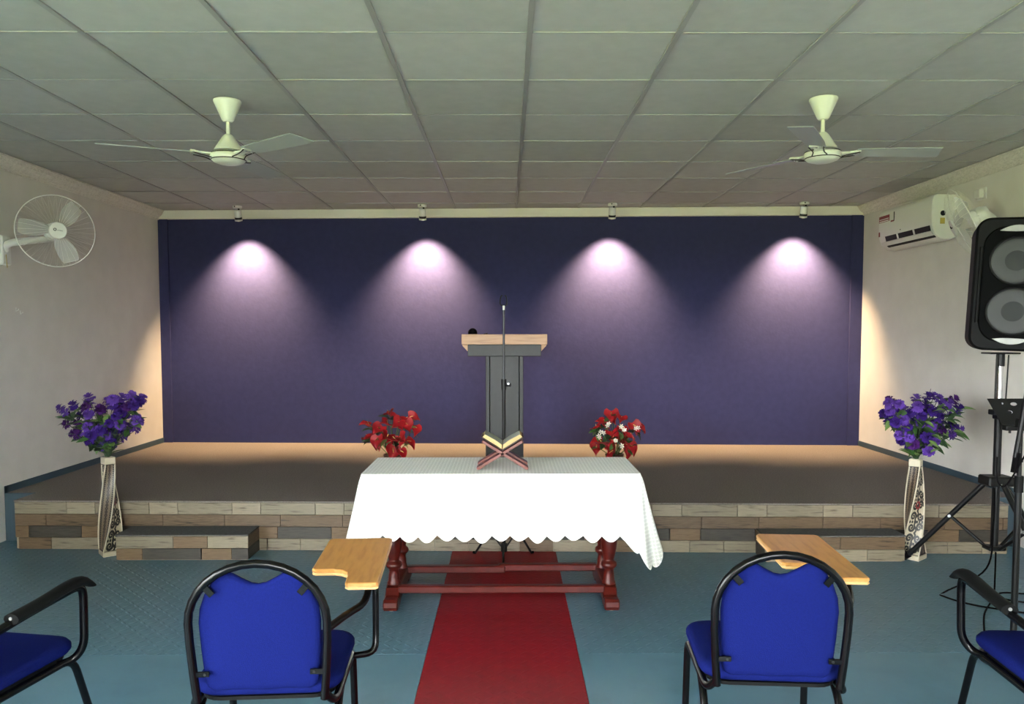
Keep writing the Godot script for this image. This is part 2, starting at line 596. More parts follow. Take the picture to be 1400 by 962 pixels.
func _ready() -> void:
	rng.seed = 7
	# --- camera: principal point 34 px below the middle of the frame, focal length 1074.6 px of 962
	var cam := Camera3D.new()
	cam.name = "camera"
	cam.position = Vector3(0, FLOOR_TO_EYE, 0)
	cam.rotation_degrees = Vector3(-3.246, -0.341, -0.046)
	cam.projection = Camera3D.PROJECTION_FRUSTUM
	cam.near = 0.05
	cam.far = 200.0
	cam.size = 2.0 * 0.05 * 481.0 / 1074.6
	cam.frustum_offset = Vector2(0, 0.05 * 34.0 / 1074.6)
	add_child(cam)
	cam.current = true
	# --- sky, sun, exposure (daylight comes in through the doorway and the windows)
	var env := Environment.new()
	env.background_mode = Environment.BG_SKY
	var sky := Sky.new()
	var sm := ProceduralSkyMaterial.new()
	sm.sky_top_color = Color(0.95, 0.97, 0.99)
	sm.sky_horizon_color = Color(0.95, 0.96, 0.97)
	sm.ground_horizon_color = Color(0.6, 0.62, 0.58)
	sm.ground_bottom_color = Color(0.4, 0.42, 0.38)
	sm.sky_energy_multiplier = 2.0
	sky.sky_material = sm
	env.sky = sky
	env.tonemap_mode = Environment.TONE_MAPPER_LINEAR
	env.tonemap_exposure = 13.6
	env.sdfgi_enabled = true
	env.ssao_enabled = true
	env.ssil_enabled = true
	var we := WorldEnvironment.new()
	we.name = "environment"
	we.environment = env
	add_child(we)
	var sun := DirectionalLight3D.new()
	sun.name = "sun"
	sun.light_color = Color(1.0, 0.96, 0.88)
	sun.light_energy = 5.0
	sun.light_angular_distance = 1.0
	sun.shadow_enabled = true
	add_child(sun)
	sun.look_at_from_position(Vector3(4, 7, 2), Vector3.ZERO)

	make_materials()
	build_room()
	build_stage()
	build_lamps()
	build_table()
	build_lectern()
	build_microphone_stand()
	build_ceiling_fans()
	build_chairs()
	build_speaker()
	build_wall_fans()
	build_air_conditioner()
	build_vases()
	build_red_flowers()
	build_small_things()

# ---------------------------------------------------------------- room shell
func wall_block(a: Vector2, b: Vector2, y0: float, y1: float, thick: Vector2) -> Shape:
	var s := Shape.new()
	s.prism(PackedVector2Array([a, b, b + thick, a + thick]), Vector3(0, y0, 0), Vector3.RIGHT, Vector3(0, 0, 1), Vector3(0, y1 - y0, 0))
	return s

func build_room() -> void:
	# floor: bumped sheet up to the stage, smooth sheet nearer, red runner between
	var fl := setting("floor", "teal grey studded vinyl floor with a red strip down the middle")
	var seam := -3.432
	part("slab", bx(XL - 0.15, -0.2, -8.1, XR + 0.15, -0.006, REAR + 0.15, 0.0), M.plenum, fl)
	part("vinyl_sheet", bx(XL, -0.006, seam - 0.0008, -0.363, 0.0, -5.6, 0.0008), M.vinyl_bump, fl)
	part("vinyl_sheet", bx(0.3165, -0.006, seam - 0.0008, XR, 0.0, -5.6, 0.0008), M.vinyl_bump, fl)
	part("vinyl_sheet", bx(XL, -0.006, seam + 0.0008, -0.363, 0.0, REAR, 0.0008), M.vinyl, fl)
	part("vinyl_sheet", bx(0.3165, -0.006, seam + 0.0008, XR, 0.0, REAR, 0.0008), M.vinyl, fl)
	part("runner_strip", bx(-0.3615, -0.006, -5.6, 0.315, 0.0006, REAR, 0.0008), M.runner, fl, "deep red studded vinyl strip")
	# walls
	var wb := setting("wall_back", "navy blue wall behind the stage")
	var a := Vector2(XL - 0.2, back_z(XL - 0.2))
	var b := Vector2(XR + 0.2, back_z(XR + 0.2))
	part("wall_body", wall_block(a, b, 0.0, CEIL + 0.1, Vector2(0, -0.18)), M.navy, wb)
	for e in [[XL, XL + 0.095], [XR - 0.11, XR]]:
		part("pilaster", wall_block(Vector2(e[0], back_z(e[0])), Vector2(e[1], back_z(e[1])), STAGE, CEIL - 0.085, Vector2(0, 0.022)), M.navy, wb)
	setting_mesh("wall_right", bx(XR, 0.0, -8.1, XR + 0.15, CEIL + 0.1, REAR + 0.15, 0.0), M.wall, "off-white painted wall behind the loudspeaker")
	var wl := setting("wall_left", "off-white painted wall carrying the white wall fan")
	for e in [[-8.1, -0.9, 0.0, CEIL + 0.1], [0.3, 0.75, 0.0, CEIL + 0.1], [2.75, REAR + 0.15, 0.0, CEIL + 0.1], [-0.9, 0.3, 0.0, 0.95], [-0.9, 0.3, 2.4, CEIL + 0.1], [0.75, 2.75, 2.25, CEIL + 0.1]]:
		part("wall_body", bx(XL - 0.15, e[2], e[0], XL, e[3], e[1], 0.0), M.wall, wl)
	var wr := setting("wall_rear", "off-white wall with an added window opening facing the stage")  # opening left for the added window, to let in extra daylight
	for e in [[XL - 0.15, -1.2, 0.0, CEIL + 0.1], [1.5, XR + 0.15, 0.0, CEIL + 0.1], [-1.2, 1.5, 0.0, 1.0], [-1.2, 1.5, 2.3, CEIL + 0.1]]:
		part("wall_body", bx(e[0], e[2], REAR, e[1], e[3], REAR + 0.15, 0.0), M.wall, wr)
	var dr := setting("door_1", "white framed open doorway to the garden")
	for z in [0.78, 2.72]:
		part("jamb", bx(XL - 0.17, 0.0, z - 0.03, XL + 0.02, 2.25, z + 0.03), M.white_plastic, dr)
	part("lintel", bx(XL - 0.17, 2.19, 0.81, XL + 0.02, 2.25, 2.69), M.white_plastic, dr)
	var w1 := setting("window_1", "white framed open side window")
	for z in [-0.87, -0.3, 0.27]:
		part("frame_post", bx(XL - 0.1, 0.95, z - 0.03, XL - 0.04, 2.4, z + 0.03), M.white_plastic, w1)
	for y in [0.98, 2.37]:
		part("frame_rail", bx(XL - 0.1, y - 0.03, -0.9, XL - 0.04, y + 0.03, 0.3), M.white_plastic, w1)
	var w2 := setting("window_added_2", "unseen white framed rear window added to brighten the room")  # unseen window, added to lighten the left wall and ceiling
	for x in [-1.17, 0.15, 1.47]:
		part("frame_post", bx(x - 0.03, 1.0, REAR + 0.04, x + 0.03, 2.3, REAR + 0.1), M.white_plastic, w2)
	for y in [1.03, 2.27]:
		part("frame_rail", bx(-1.2, y - 0.03, REAR + 0.04, 1.5, y + 0.03, REAR + 0.1), M.white_plastic, w2)
	var lawn := solo("lawn", bx(-40, -0.45, -30, 40, -0.22, 40, 0.0), M.lawn, "green lawn outside the doorway and windows", "lawn")
	lawn.set_meta("kind", "structure")
	# ceiling of lay-in tiles
	var ce := setting("ceiling", "suspended ceiling of square grey-white lay-in tiles")
	part("slab", bx(XL - 0.15, CEIL + 0.06, -8.15, XR + 0.15, CEIL + 0.2, REAR + 0.15, 0.0), M.plenum, ce)
	var xs := [XL]
	for k in range(-5, 6):
		xs.append(0.092 + 0.6 * k)
	xs.append(XR)
	var zs := []
	for j in range(7, -10, -1):
		zs.append(-(3.242 + 0.6 * j))
	zs.append(REAR)
	zs.insert(0, -8.0)
	for i in xs.size() - 1:
		for j in zs.size() - 1:
			var w: float = xs[i + 1] - xs[i] - 0.006
			var d: float = zs[j + 1] - zs[j] - 0.006
			var o := part("tile", bx(-w / 2, 0.0, -d / 2, w / 2, 0.012, d / 2, 0.003), M.tiles[rng.randi() % 4], ce)
			o.position = Vector3((xs[i] + xs[i + 1]) / 2, CEIL + 0.002 + rng.randf() * 0.003, (zs[j] + zs[j + 1]) / 2)
			o.rotation = Vector3(rng.randf_range(-0.004, 0.004), 0, rng.randf_range(-0.003, 0.003))
	for i in range(1, xs.size() - 1):
		part("runner_bar", bx(xs[i] - 0.0115, CEIL - 0.003, -7.95, xs[i] + 0.0115, CEIL + 0.004, REAR, 0.001), M.tbar, ce)
	for j in range(1, zs.size() - 1):
		part("cross_bar", bx(XL, CEIL - 0.0005, zs[j] - 0.004, XR, CEIL + 0.006, zs[j] + 0.004, 0.001), M.tbar, ce)
	# white strip over the navy wall, moulded cornices along the side walls
	setting_mesh("trim_1", wall_block(Vector2(XL, back_z(XL)), Vector2(XR, back_z(XR)), CEIL - 0.085, CEIL - 0.001, Vector2(0, 0.045)), M.trim, "plain white strip along the top of the navy wall")
	for s in [-1.0, 1.0]:
		var wx: float = XL if s < 0 else XR
		var prof := PackedVector2Array([Vector2(0, 0), Vector2(0.075, 0), Vector2(0.075, -0.012), Vector2(0.066, -0.016), Vector2(0.060, -0.034), Vector2(0.046, -0.052), Vector2(0.026, -0.064), Vector2(0.022, -0.072), Vector2(0.014, -0.078), Vector2(0.012, -0.09), Vector2(0, -0.09)])
		var sh := Shape.new()
		sh.prism(prof, Vector3(wx, CEIL - 0.001, -7.95), Vector3(-s, 0, 0), Vector3.UP, Vector3(0, 0, 10.9))
		var co := setting("trim_%d" % (2 if s < 0 else 3), "white moulded cornice along the wall %s" % ("with the wall fan by the doorway" if s < 0 else "with the air conditioner"))
		part("moulding", sh, M.cornice, co)
		# embossed scrolls along the cove
		var leaf := Shape.new()
		leaf.tube(curve([Vector3(0, -0.030, -0.03), Vector3(0, -0.012, -0.012), Vector3(0, 0.010, 0.006), Vector3(0, 0.016, 0.022), Vector3(0, 0.002, 0.028), Vector3(0, -0.008, 0.016)], 3), 0.0045, 5)
		var lm := leaf.mesh()
		for k in 74:
			var e := part("scroll", lm, M.cornice, co)
			e.position = Vector3(wx - s * 0.046, CEIL - 0.046, -7.75 + 0.07 * k)
			e.rotation.z = s * 0.85
	# blue-grey skirting on the stage and at its ends
	for s in [-1.0, 1.0]:
		var wx: float = XL if s < 0 else XR
		var zf := -5.375 if s < 0 else -5.16
		var bb := setting("baseboard_%s" % ("left" if s < 0 else "right"), "blue grey vinyl skirting along the stage beside the %s" % ("wall fan wall" if s < 0 else "loudspeaker wall"))
		part("strip", bx(wx, STAGE, zf, wx - s * 0.008, STAGE + 0.05, back_z(wx) + 0.0), M.skirting, bb)
		var inner := -3.262 if s < 0 else 3.225
		part("end_panel", bx(wx, 0.0, zf - 0.03, inner + s * 0.0, STAGE + 0.001, zf), M.skirting, bb)
		part("corner_strip", bx(wx, 0.0, zf - 0.04, wx - s * 0.008, STAGE + 0.05, zf), M.skirting, bb)

# ---------------------------------------------------------------- stage and steps
func plank_row(parent: Node3D, x0: float, x1: float, y0: float, y1: float, spans: Array, start: float, zf: Callable, yaw: float) -> void:
	# spans: repeating [length, materials]
	var x := start
	var k := 0
	while x < x1:
		var sp: Array = spans[k % spans.size()]
		var xe: float = x + sp[0]
		var a := maxf(x, x0)
		var b := minf(xe, x1)
		if b - a > 0.012:
			var ms: Array = sp[1]
			var proud := rng.randf_range(0.0, 0.0012)
			var o := part("plank", bx(-(b - a) / 2 + 0.0012, y0 + 0.001, -0.012, (b - a) / 2 - 0.0012, y1 - 0.001, proud, 0.0012), ms[rng.randi() % ms.size()], parent)
			o.position = Vector3((a + b) / 2, 0, zf.call((a + b) / 2) + 0.006)
			o.rotation.y = yaw
		x = xe
		k += 1

func build_stage() -> void:
	var st := thing("stage", "low carpeted stage faced with mixed light and dark wood planks", "stage")
	var zl := stage_z(-3.26)
	var yaw := -atan((stage_z(1.0) - stage_z(0.0)) / 1.0)
	# body, one slab following the slanted front and back
	var body := Shape.new()
	var outline := PackedVector2Array([Vector2(XL + 0.002, back_z(XL) + 0.002), Vector2(XR - 0.002, back_z(XR) + 0.002), Vector2(XR - 0.002, -5.195), Vector2(3.222, -5.195), Vector2(3.222, stage_z(3.222) - 0.008), Vector2(-3.26, zl - 0.008), Vector2(-3.26, -5.41), Vector2(XL + 0.002, -5.41)])
	body.prism(outline, Vector3(0, 0.001, 0), Vector3.RIGHT, Vector3(0, 0, 1), Vector3(0, STAGE - 0.012, 0))
	part("body", body, M.grout, st)
	var cp := Shape.new()
	var co := outline.duplicate()
	co[4] = Vector2(3.222, stage_z(3.222) + 0.012)
	co[5] = Vector2(-3.26, zl + 0.012)
	cp.prism(co, Vector3(0, STAGE - 0.011, 0), Vector3.RIGHT, Vector3(0, 0, 1), Vector3(0, 0.011, 0), 0.003)
	part("carpet", cp, M.carpet, st)
	var h := (STAGE - 0.012) / 4.0
	var zf := func(x: float) -> float: return stage_z(x)
	# bottom to top, widths measured on the front
	plank_row(st, -3.26, 3.222, 0.001, h, [[0.22, [M.tan_plank[0], M.brown_plank[1], M.light_plank[0]]], [0.333, M.light_plank]], -3.24, zf, yaw)
	plank_row(st, -3.26, 3.222, h, 2 * h, [[0.355, M.dark_plank], [0.198, M.tan_plank]], -3.17 - 0.0, zf, yaw)
	plank_row(st, -3.26, -3.17, h, 2 * h, [[0.09, M.tan_plank]], -3.26, zf, yaw)
	plank_row(st, -3.26, 3.222, 2 * h, 3 * h, [[0.37, M.brown_plank], [0.41, M.brown_plank]], -3.42, zf, yaw)
	plank_row(st, -3.26, 3.222, 3 * h, 4 * h, [[0.36, [M.light_plank[0]]], [0.19, [M.light_plank[1]]]], -3.27, zf, yaw)
	# two steps
	step_block(-2.462, -1.632, -4.886, 0.165, "plank-faced step with dark tread below the stage beside the wall fan side vase", true)
	step_block(1.603, 2.478, -4.815, 0.168, "plank-faced step with dark tread below the stage beside the speaker tripod", false)

func step_block(x0: float, x1: float, zf: float, top: float, label: String, left: bool) -> void:
	var zb := stage_z(x1) + 0.009
	var t := thing("step", label, "step", Vector3((x0 + x1) / 2, 0, zf))
	var w := (x1 - x0) / 2
	var d := zb - zf
	part("body", bx(-w + 0.01, 0.0, d, w - 0.01, top - 0.008, -0.012, 0.0), M.grout, t)
	part("tread", bx(-w - 0.004, top - 0.008, d, w + 0.004, top, 0.005, 0.003), M.step_carpet, t)
	var h := (top - 0.012) / 2.0
	var z0 := func(_x: float) -> float: return -0.007
	if left:
		plank_row(t, -w, w, 0.004, h, [[0.165, M.tan_plank], [0.37, M.dark_plank], [0.19, M.tan_plank], [0.2, M.dark_plank]], -w, z0, 0.0)
		plank_row(t, -w, w, h, 2 * h, [[0.36, [M.light_plank[0]]], [0.215, M.tan_plank], [0.3, [M.light_plank[1]]]], -w, z0, 0.0)
	else:
		plank_row(t, -w, w, 0.004, h, [[0.28, [M.light_plank[0]]], [0.36, [M.light_plank[1]]], [0.3, [M.light_plank[0]]]], -w, z0, 0.0)
		plank_row(t, -w, w, h, 2 * h, [[0.1, M.brown_plank], [0.37, M.brown_plank], [0.42, M.brown_plank]], -w, z0, 0.0)
	for s in [-1.0, 1.0]:
		var o := part("side_plank", bx(s * (w - 0.01), 0.004, d, s * w, h - 0.001, -0.013, 0.001), M.dark_plank[0], t)
		o = part("side_plank", bx(s * (w - 0.01), h + 0.001, d, s * w, 2 * h, -0.013, 0.001), M.brown_plank[0], t)

# ---------------------------------------------------------------- spot lamps over the navy wall
func build_lamps() -> void:
	var lamp_labels := {-2.565: "small white ceiling spotlight near the corner of the wall fan wall", -0.80: "small white ceiling spotlight above the red flowers without white blossoms", 0.985: "small white ceiling spotlight above the red flowers with white blossoms", 2.755: "small white ceiling spotlight near the corner with the air conditioner"}
	for x in lamp_labels:
		var z := back_z(x) + 0.30
		var t := thing("spotlight", lamp_labels[x], "lamp", Vector3(x, CEIL - 0.003, z), 0, "spotlights in a row above the navy wall")
		var s := Shape.new()
		s.lathe([Vector2(0, 0), Vector2(0.042, 0), Vector2(0.044, -0.006), Vector2(0.042, -0.022), Vector2(0.036, -0.026), Vector2(0, -0.026)], 20, true)
		part("base", s, M.white_plastic, t)
		part("screw", pipe([Vector3(-0.012, -0.012, 0.040), Vector3(-0.012, -0.012, 0.047)], 0.006, 8), M.cone_dark, t)
		part("stem", pipe([Vector3(0.012, -0.026, 0), Vector3(0.012, -0.040, 0)], 0.009, 8), M.cone_dark, t)
		var head := Node3D.new()
		head.name = "lamp_head"
		t.add_child(head)
		head.position = Vector3(0, -0.038, 0)
		head.rotation_degrees.x = 17.0
		s = Shape.new()
		s.lathe([Vector2(0, 0), Vector2(0.028, 0), Vector2(0.032, -0.005), Vector2(0.032, -0.066), Vector2(0.028, -0.070), Vector2(0, -0.070)], 20, true)
		part("housing", s, M.white_plastic, head)
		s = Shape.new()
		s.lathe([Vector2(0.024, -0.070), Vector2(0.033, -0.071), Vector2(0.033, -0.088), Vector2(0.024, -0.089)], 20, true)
		part("collar", s, M.black_and_slot_shade, head)
		s = Shape.new()
		s.lathe([Vector2(0.024, -0.088), Vector2(0.036, -0.090), Vector2(0.035, -0.104), Vector2(0.027, -0.104)], 20, true)
		part("rim", s, M.white_plastic, head)
		s = Shape.new()
		s.lathe([Vector2(0.028, -0.1045), Vector2(0.018, -0.1075), Vector2(0, -0.109)], 20)
		part("bulb_face", s, M.lamp_face, head)
		var l := SpotLight3D.new()
		l.name = "beam"
		l.light_color = Color(1.0, 0.835, 0.63)
		l.light_energy = 1.08
		l.light_size = 0.02
		l.spot_angle = 46.5
		l.spot_angle_attenuation = 0.95
		l.spot_range = 20.0
		l.shadow_enabled = true
		head.add_child(l)
		l.position = Vector3(0, -0.116, 0)
		l.rotation_degrees = Vector3(-90.0, 0, 0)

# ---------------------------------------------------------------- table, cloth, book
func build_table() -> void:
	var cx := -0.032
	var cz := -4.075
	var t := thing("table", "long table on turned glossy mahogany legs under a white lace cloth", "table", Vector3(cx, 0, cz))
	part("tabletop", bx(-0.67, 0.70, -0.245, 0.67, 0.733, 0.245, 0.006), M.mahogany, t)
	var legp := [Vector2(0.034, 0.0), Vector2(0.036, 0.010), Vector2(0.030, 0.020), Vector2(0.028, 0.055), Vector2(0.025, 0.072), Vector2(0.029, 0.083), Vector2(0.040, 0.093), Vector2(0.043, 0.104), Vector2(0.039, 0.116), Vector2(0.028, 0.124), Vector2(0.027, 0.132), Vector2(0.033, 0.155), Vector2(0.040, 0.19), Vector2(0.043, 0.225), Vector2(0.041, 0.27), Vector2(0.034, 0.34), Vector2(0.028, 0.40), Vector2(0.027, 0.44), Vector2(0.036, 0.455), Vector2(0.036, 0.47), Vector2(0.030, 0.48), Vector2(0.034, 0.50), Vector2(0.034, 0.592)]
	for s in [-1.0, 1.0]:
		var fx: float = s * 0.567
		# sled foot with a scrolled toe at both ends
		var prof := PackedVector2Array()
		for p in [[-0.29, 0.012], [-0.30, 0.03], [-0.298, 0.055], [-0.285, 0.068], [-0.255, 0.070], [-0.235, 0.062], [-0.215, 0.068], [-0.19, 0.098], [-0.15, 0.112], [0.15, 0.112], [0.19, 0.098], [0.215, 0.068], [0.235, 0.062], [0.255, 0.070], [0.285, 0.068], [0.298, 0.055], [0.30, 0.03], [0.29, 0.012], [0.19, 0.012], [0.16, 0.03], [-0.16, 0.03], [-0.19, 0.012]]:
			prof.append(Vector2(p[0], p[1]))
		var sh := Shape.new()
		sh.prism(prof, Vector3(fx - 0.038, 0, -0.15), Vector3(0, 0, 1), Vector3.UP, Vector3(0.076, 0, 0), 0.006)
		sh.xf = Transform3D()
		var foot := part("foot", sh, M.mahogany, t)
		foot.position.z = 0.0 + 0.15 - 0.16
		for gz in [-0.25, 0.25]:
			var g := Shape.new()
			g.lathe([Vector2(0, 0), Vector2(0.014, 0), Vector2(0.014, 0.013), Vector2(0, 0.013)], 10, true)
			var gl := part("glide", g, M.white_plastic, t, "white plastic glide")
			gl.position = Vector3(fx, 0, gz - 0.16)
		for z in [0.0, -0.28]:
			var lg := Shape.new()
			lg.lathe(legp, 24)
			var o := part("leg", lg, M.mahogany, t)
			o.position = Vector3(fx, 0.108, z - 0.01)
		part("bearer", bx(fx - 0.035, 0.655, -0.24, fx + 0.035, 0.70, 0.22, 0.004), M.mahogany, t)
	# two stretchers, the rear one with a crooked splice
	part("stretcher", bx(-0.54, 0.072, 0.005, 0.54, 0.112, 0.045, 0.006), M.mahogany, t)
	part("stretcher", bx(-0.54, 0.072, -0.345, 0.02, 0.112, -0.30, 0.006), M.mahogany, t)
	part("stretcher", bx(-0.02, 0.080, -0.35, 0.54, 0.120, -0.305, 0.006), M.mahogany, t)
	# cloth: top plus a draped skirt with scalloped hem
	var a := 0.69
	var b := 0.262
	var top := 0.7375
	var cr := 0.02
	var ring := []   # [position on edge, outward, corner weight, scallop phase, length]
	var phase := 0.0
	var run := 0.0
	var corners := [Vector2(a - cr, b - cr), Vector2(-(a - cr), b - cr), Vector2(-(a - cr), -(b - cr)), Vector2(a - cr, -(b - cr))]
	for e in 4:
		var c: Vector2 = corners[e]
		var nx: Vector2 = corners[(e + 1) % 4]
		var ang0 := PI / 2 * e
		for k in 16:
			var an := ang0 + PI / 2 * k / 16.0
			var d := Vector2(cos(an), sin(an))
			ring.append([c + d * cr, d, 0.72 + 0.28 * sin(PI * k / 16.0), phase, run])
			phase += 2.0 / 16.0
			run += 0.16 / 16.0
		var along := c.distance_to(nx)
		var cnt := int(round(along / 0.089))
		var steps := cnt * 8
		var od := Vector2(cos(ang0 + PI / 2), sin(ang0 + PI / 2))
		for k in steps:
			var f := float(k) / steps
			var edge_d := minf(f, 1.0 - f) * along
			var w := 0.72 * exp(-pow(edge_d / 0.055, 2.0))
			ring.append([c.lerp(nx, f) + od * cr, od, w, phase, run])
			phase += 1.0 / 8.0
			run += along / steps
	var rows := 15
	var P := []
	var U := []
	for i in rows + 1:
		var f := float(i) / rows
		var pr := []
		var ur := []
		for r in ring:
			var w: float = r[2]
			var drop: float = 0.298 + 0.14 * w * w + 0.030 * absf(sin(PI * r[3])) * 1.0
			var folds: float = 0.010 * sin(r[4] * 21.0 + 0.6) + 0.006 * sin(r[4] * 47.0 + 2.0)
			folds = folds * 1.7 + 0.022 * w * cos(PI * r[3])
			var out: float = 0.004 * minf(1.0, f * 8.0) + f * (0.010 + folds + 0.062 * w) + 0.014 * f * f
			var q: Vector2 = r[0] + r[1] * out
			var y: float = top - drop * f
			if i == 0:
				q = r[0] - r[1] * 0.004
				y = top + 0.002
			pr.append(Vector3(q.x, y, q.y))
			ur.append(Vector2(r[4] * 1.0, drop * f))
		ur.append(Vector2(run, 0.3 * f))
		P.append(pr)
		U.append(ur)
	var cl := Shape.new()
	cl.sheet(P, U, true, Vector3.ZERO, Vector3(0, 0.45, 0))
	for k in ring.size():
		var p0: Vector3 = P[0][k]
		var p1: Vector3 = P[0][(k + 1) % ring.size()]
		var cc := Vector3(clampf(p0.x, -0.42, 0.42), top + 0.002, 0)
		var cd := Vector3(clampf(p1.x, -0.42, 0.42), top + 0.002, 0)
		cl.tri(cc, p0, p1, Vector3.UP, Vector3.UP, Vector3.UP, Vector2(cc.x, cc.z), Vector2(p0.x, p0.z), Vector2(p1.x, p1.z))
		cl.tri(cc, p1, cd, Vector3.UP, Vector3.UP, Vector3.UP, Vector2(cc.x, cc.z), Vector2(p1.x, p1.z), Vector2(cd.x, cd.z))
	solo("tablecloth", cl, M.lace, "white lace tablecloth with scalloped hem draped over the long table", "tablecloth", Vector3(cx, 0, cz))
	# folding book stand and the open book
	var y := top + 0.003
	var bs := thing("book_stand", "small folding wooden book stand standing crosswise on the white tablecloth", "book stand", Vector3(-0.025, y, -4.03))
	for s in [-1.0, 1.0]:
		for zz in [0.07, -0.07]:
			var lg := Shape.new()
			var poly := PackedVector2Array([Vector2(-0.13, 0.0), Vector2(-0.118, 0.0), Vector2(-0.01, 0.066), Vector2(0.105, 0.138), Vector2(0.098, 0.150), Vector2(-0.02, 0.078), Vector2(-0.13, 0.012)])
			lg.prism(poly, Vector3(0, 0, zz - 0.03), Vector3(s, 0, 0), Vector3.UP, Vector3(0, 0, 0.06), 0.002)
			part("board", lg, M.stand_wood, bs)
	part("hinge", pipe([Vector3(0, 0.077, -0.1), Vector3(0, 0.077, 0.1)], 0.009, 10), M.stand_wood, bs)
	var bk := thing("book", "thick open book with cream page edges lying on the wooden stand", "book", Vector3(-0.025, y, -4.03))
	for s in [-1.0, 1.0]:
		var ux := Vector3(s * 0.848, 0.530, 0)
		var uy := Vector3(-s * 0.530, 0.848, 0)
		var sh := Shape.new()
		sh.prism(PackedVector2Array([Vector2(0.0, 0.0), Vector2(0.128, 0.0), Vector2(0.128, 0.004), Vector2(0.0, 0.004)]), Vector3(0, 0.095, -0.088), ux, uy, Vector3(0, 0, 0.176), 0.001)
		part("cover", sh, M.book_cover, bk)
		sh = Shape.new()
		sh.prism(PackedVector2Array([Vector2(0.004, 0.0045), Vector2(0.122, 0.0045), Vector2(0.119, 0.022), Vector2(0.06, 0.026), Vector2(0.018, 0.024)]), Vector3(0, 0.095, -0.083), ux, uy, Vector3(0, 0, 0.166), 0.001)
		part("page_block", sh, M.paper, bk)
		sh = Shape.new()
		sh.prism(PackedVector2Array([Vector2(0.119, 0.0222), Vector2(0.119, 0.0228), Vector2(0.06, 0.0268), Vector2(0.018, 0.0248), Vector2(0.018, 0.0242), Vector2(0.06, 0.0262)]), Vector3(0, 0.095, -0.081), ux, uy, Vector3(0, 0, 0.162))
		part("page", sh, M.page, bk, "open page grey with small print")

# ---------------------------------------------------------------- lectern
func build_lectern() -> void:
	var t := thing("lectern", "grey wooden lectern with pale wood front rail on the stage", "lectern", Vector3(-0.022, STAGE + 0.001, -6.0))
	var h := 1.088
	part("rail", bx(-0.327, h - 0.078, -0.02, 0.327, h, 0.0, 0.002), M.lectern_wood, t, "pale wood front rail")
	# sloping desk behind the rail
	var d := Shape.new()
	d.prism(PackedVector2Array([Vector2(-0.42, h - 0.02), Vector2(-0.42, h - 0.05), Vector2(-0.021, h - 0.075), Vector2(-0.021, h - 0.045)]), Vector3(-0.325, 0, 0), Vector3(0, 0, 1), Vector3.UP, Vector3(0.65, 0, 0), 0.002)
	part("desk", d, M.lectern_wood, t)
	for s in [-1.0, 1.0]:
		var g := Shape.new()
		g.prism(PackedVector2Array([Vector2(0.322, h - 0.0785), Vector2(0.322, h - 0.088), Vector2(0.282, h - 0.13), Vector2(0.282, h - 0.0785)]), Vector3(0, 0, -0.34), Vector3(s, 0, 0), Vector3.UP, Vector3(0, 0, 0.31), 0.001)
		part("bracket", g, M.lectern_wood, t)
	part("box", bx(-0.281, h - 0.168, -0.36, 0.281, h - 0.079, -0.012, 0.003), M.lectern_dark, t)
	part("column", bx(-0.112, 0.25, -0.30, 0.112, h - 0.168, -0.05, 0.003), M.lectern_dark, t)
	for s in [-1.0, 1.0]:
		part("column_side", bx(s * 0.1155, 0.25, -0.31, s * 0.145, h - 0.1685, -0.045, 0.003), M.lectern_dark, t)
	part("plinth", bx(-0.146, 0.04, -0.32, 0.146, 0.248, -0.04, 0.003), M.lectern_black, t, "black plinth")
	part("foot", bx(-0.2, 0.0, -0.38, 0.2, 0.04, 0.0, 0.004), M.lectern_black, t)
	var ball := Shape.new()
	var pf := []
	for k in 13:
		var an := -PI / 2 + PI * k / 12.0
		pf.append(Vector2(0.036 * cos(an), 0.036 * sin(an)))
	ball.lathe(pf, 18)
	var mt := thing("microphone", "microphone with round black foam ball on the lectern desk", "microphone", Vector3(-0.268, STAGE + h + 0.012, -6.10))
	part("foam_ball", ball, M.black_foam, mt)
	part("handle", pipe([Vector3(0, -0.012, -0.02), Vector3(0.02, -0.024, -0.2)], [0.014, 0.011], 10), M.black_satin, mt)
	var sw := thing("pen", "tiny dark pen lying on the lectern desk beside the foam ball", "pen", Vector3(-0.175, STAGE + h - 0.031, -6.07))
	part("barrel", pipe([Vector3(-0.02, 0.024, 0), Vector3(0.0, 0.031, -0.02)], 0.006, 8), M.black_satin, sw)
	part("cap", pipe([Vector3(0.004, 0.031, -0.02), Vector3(0.02, 0.036, -0.03)], 0.0075, 8), M.black_and_slot_shade, sw)

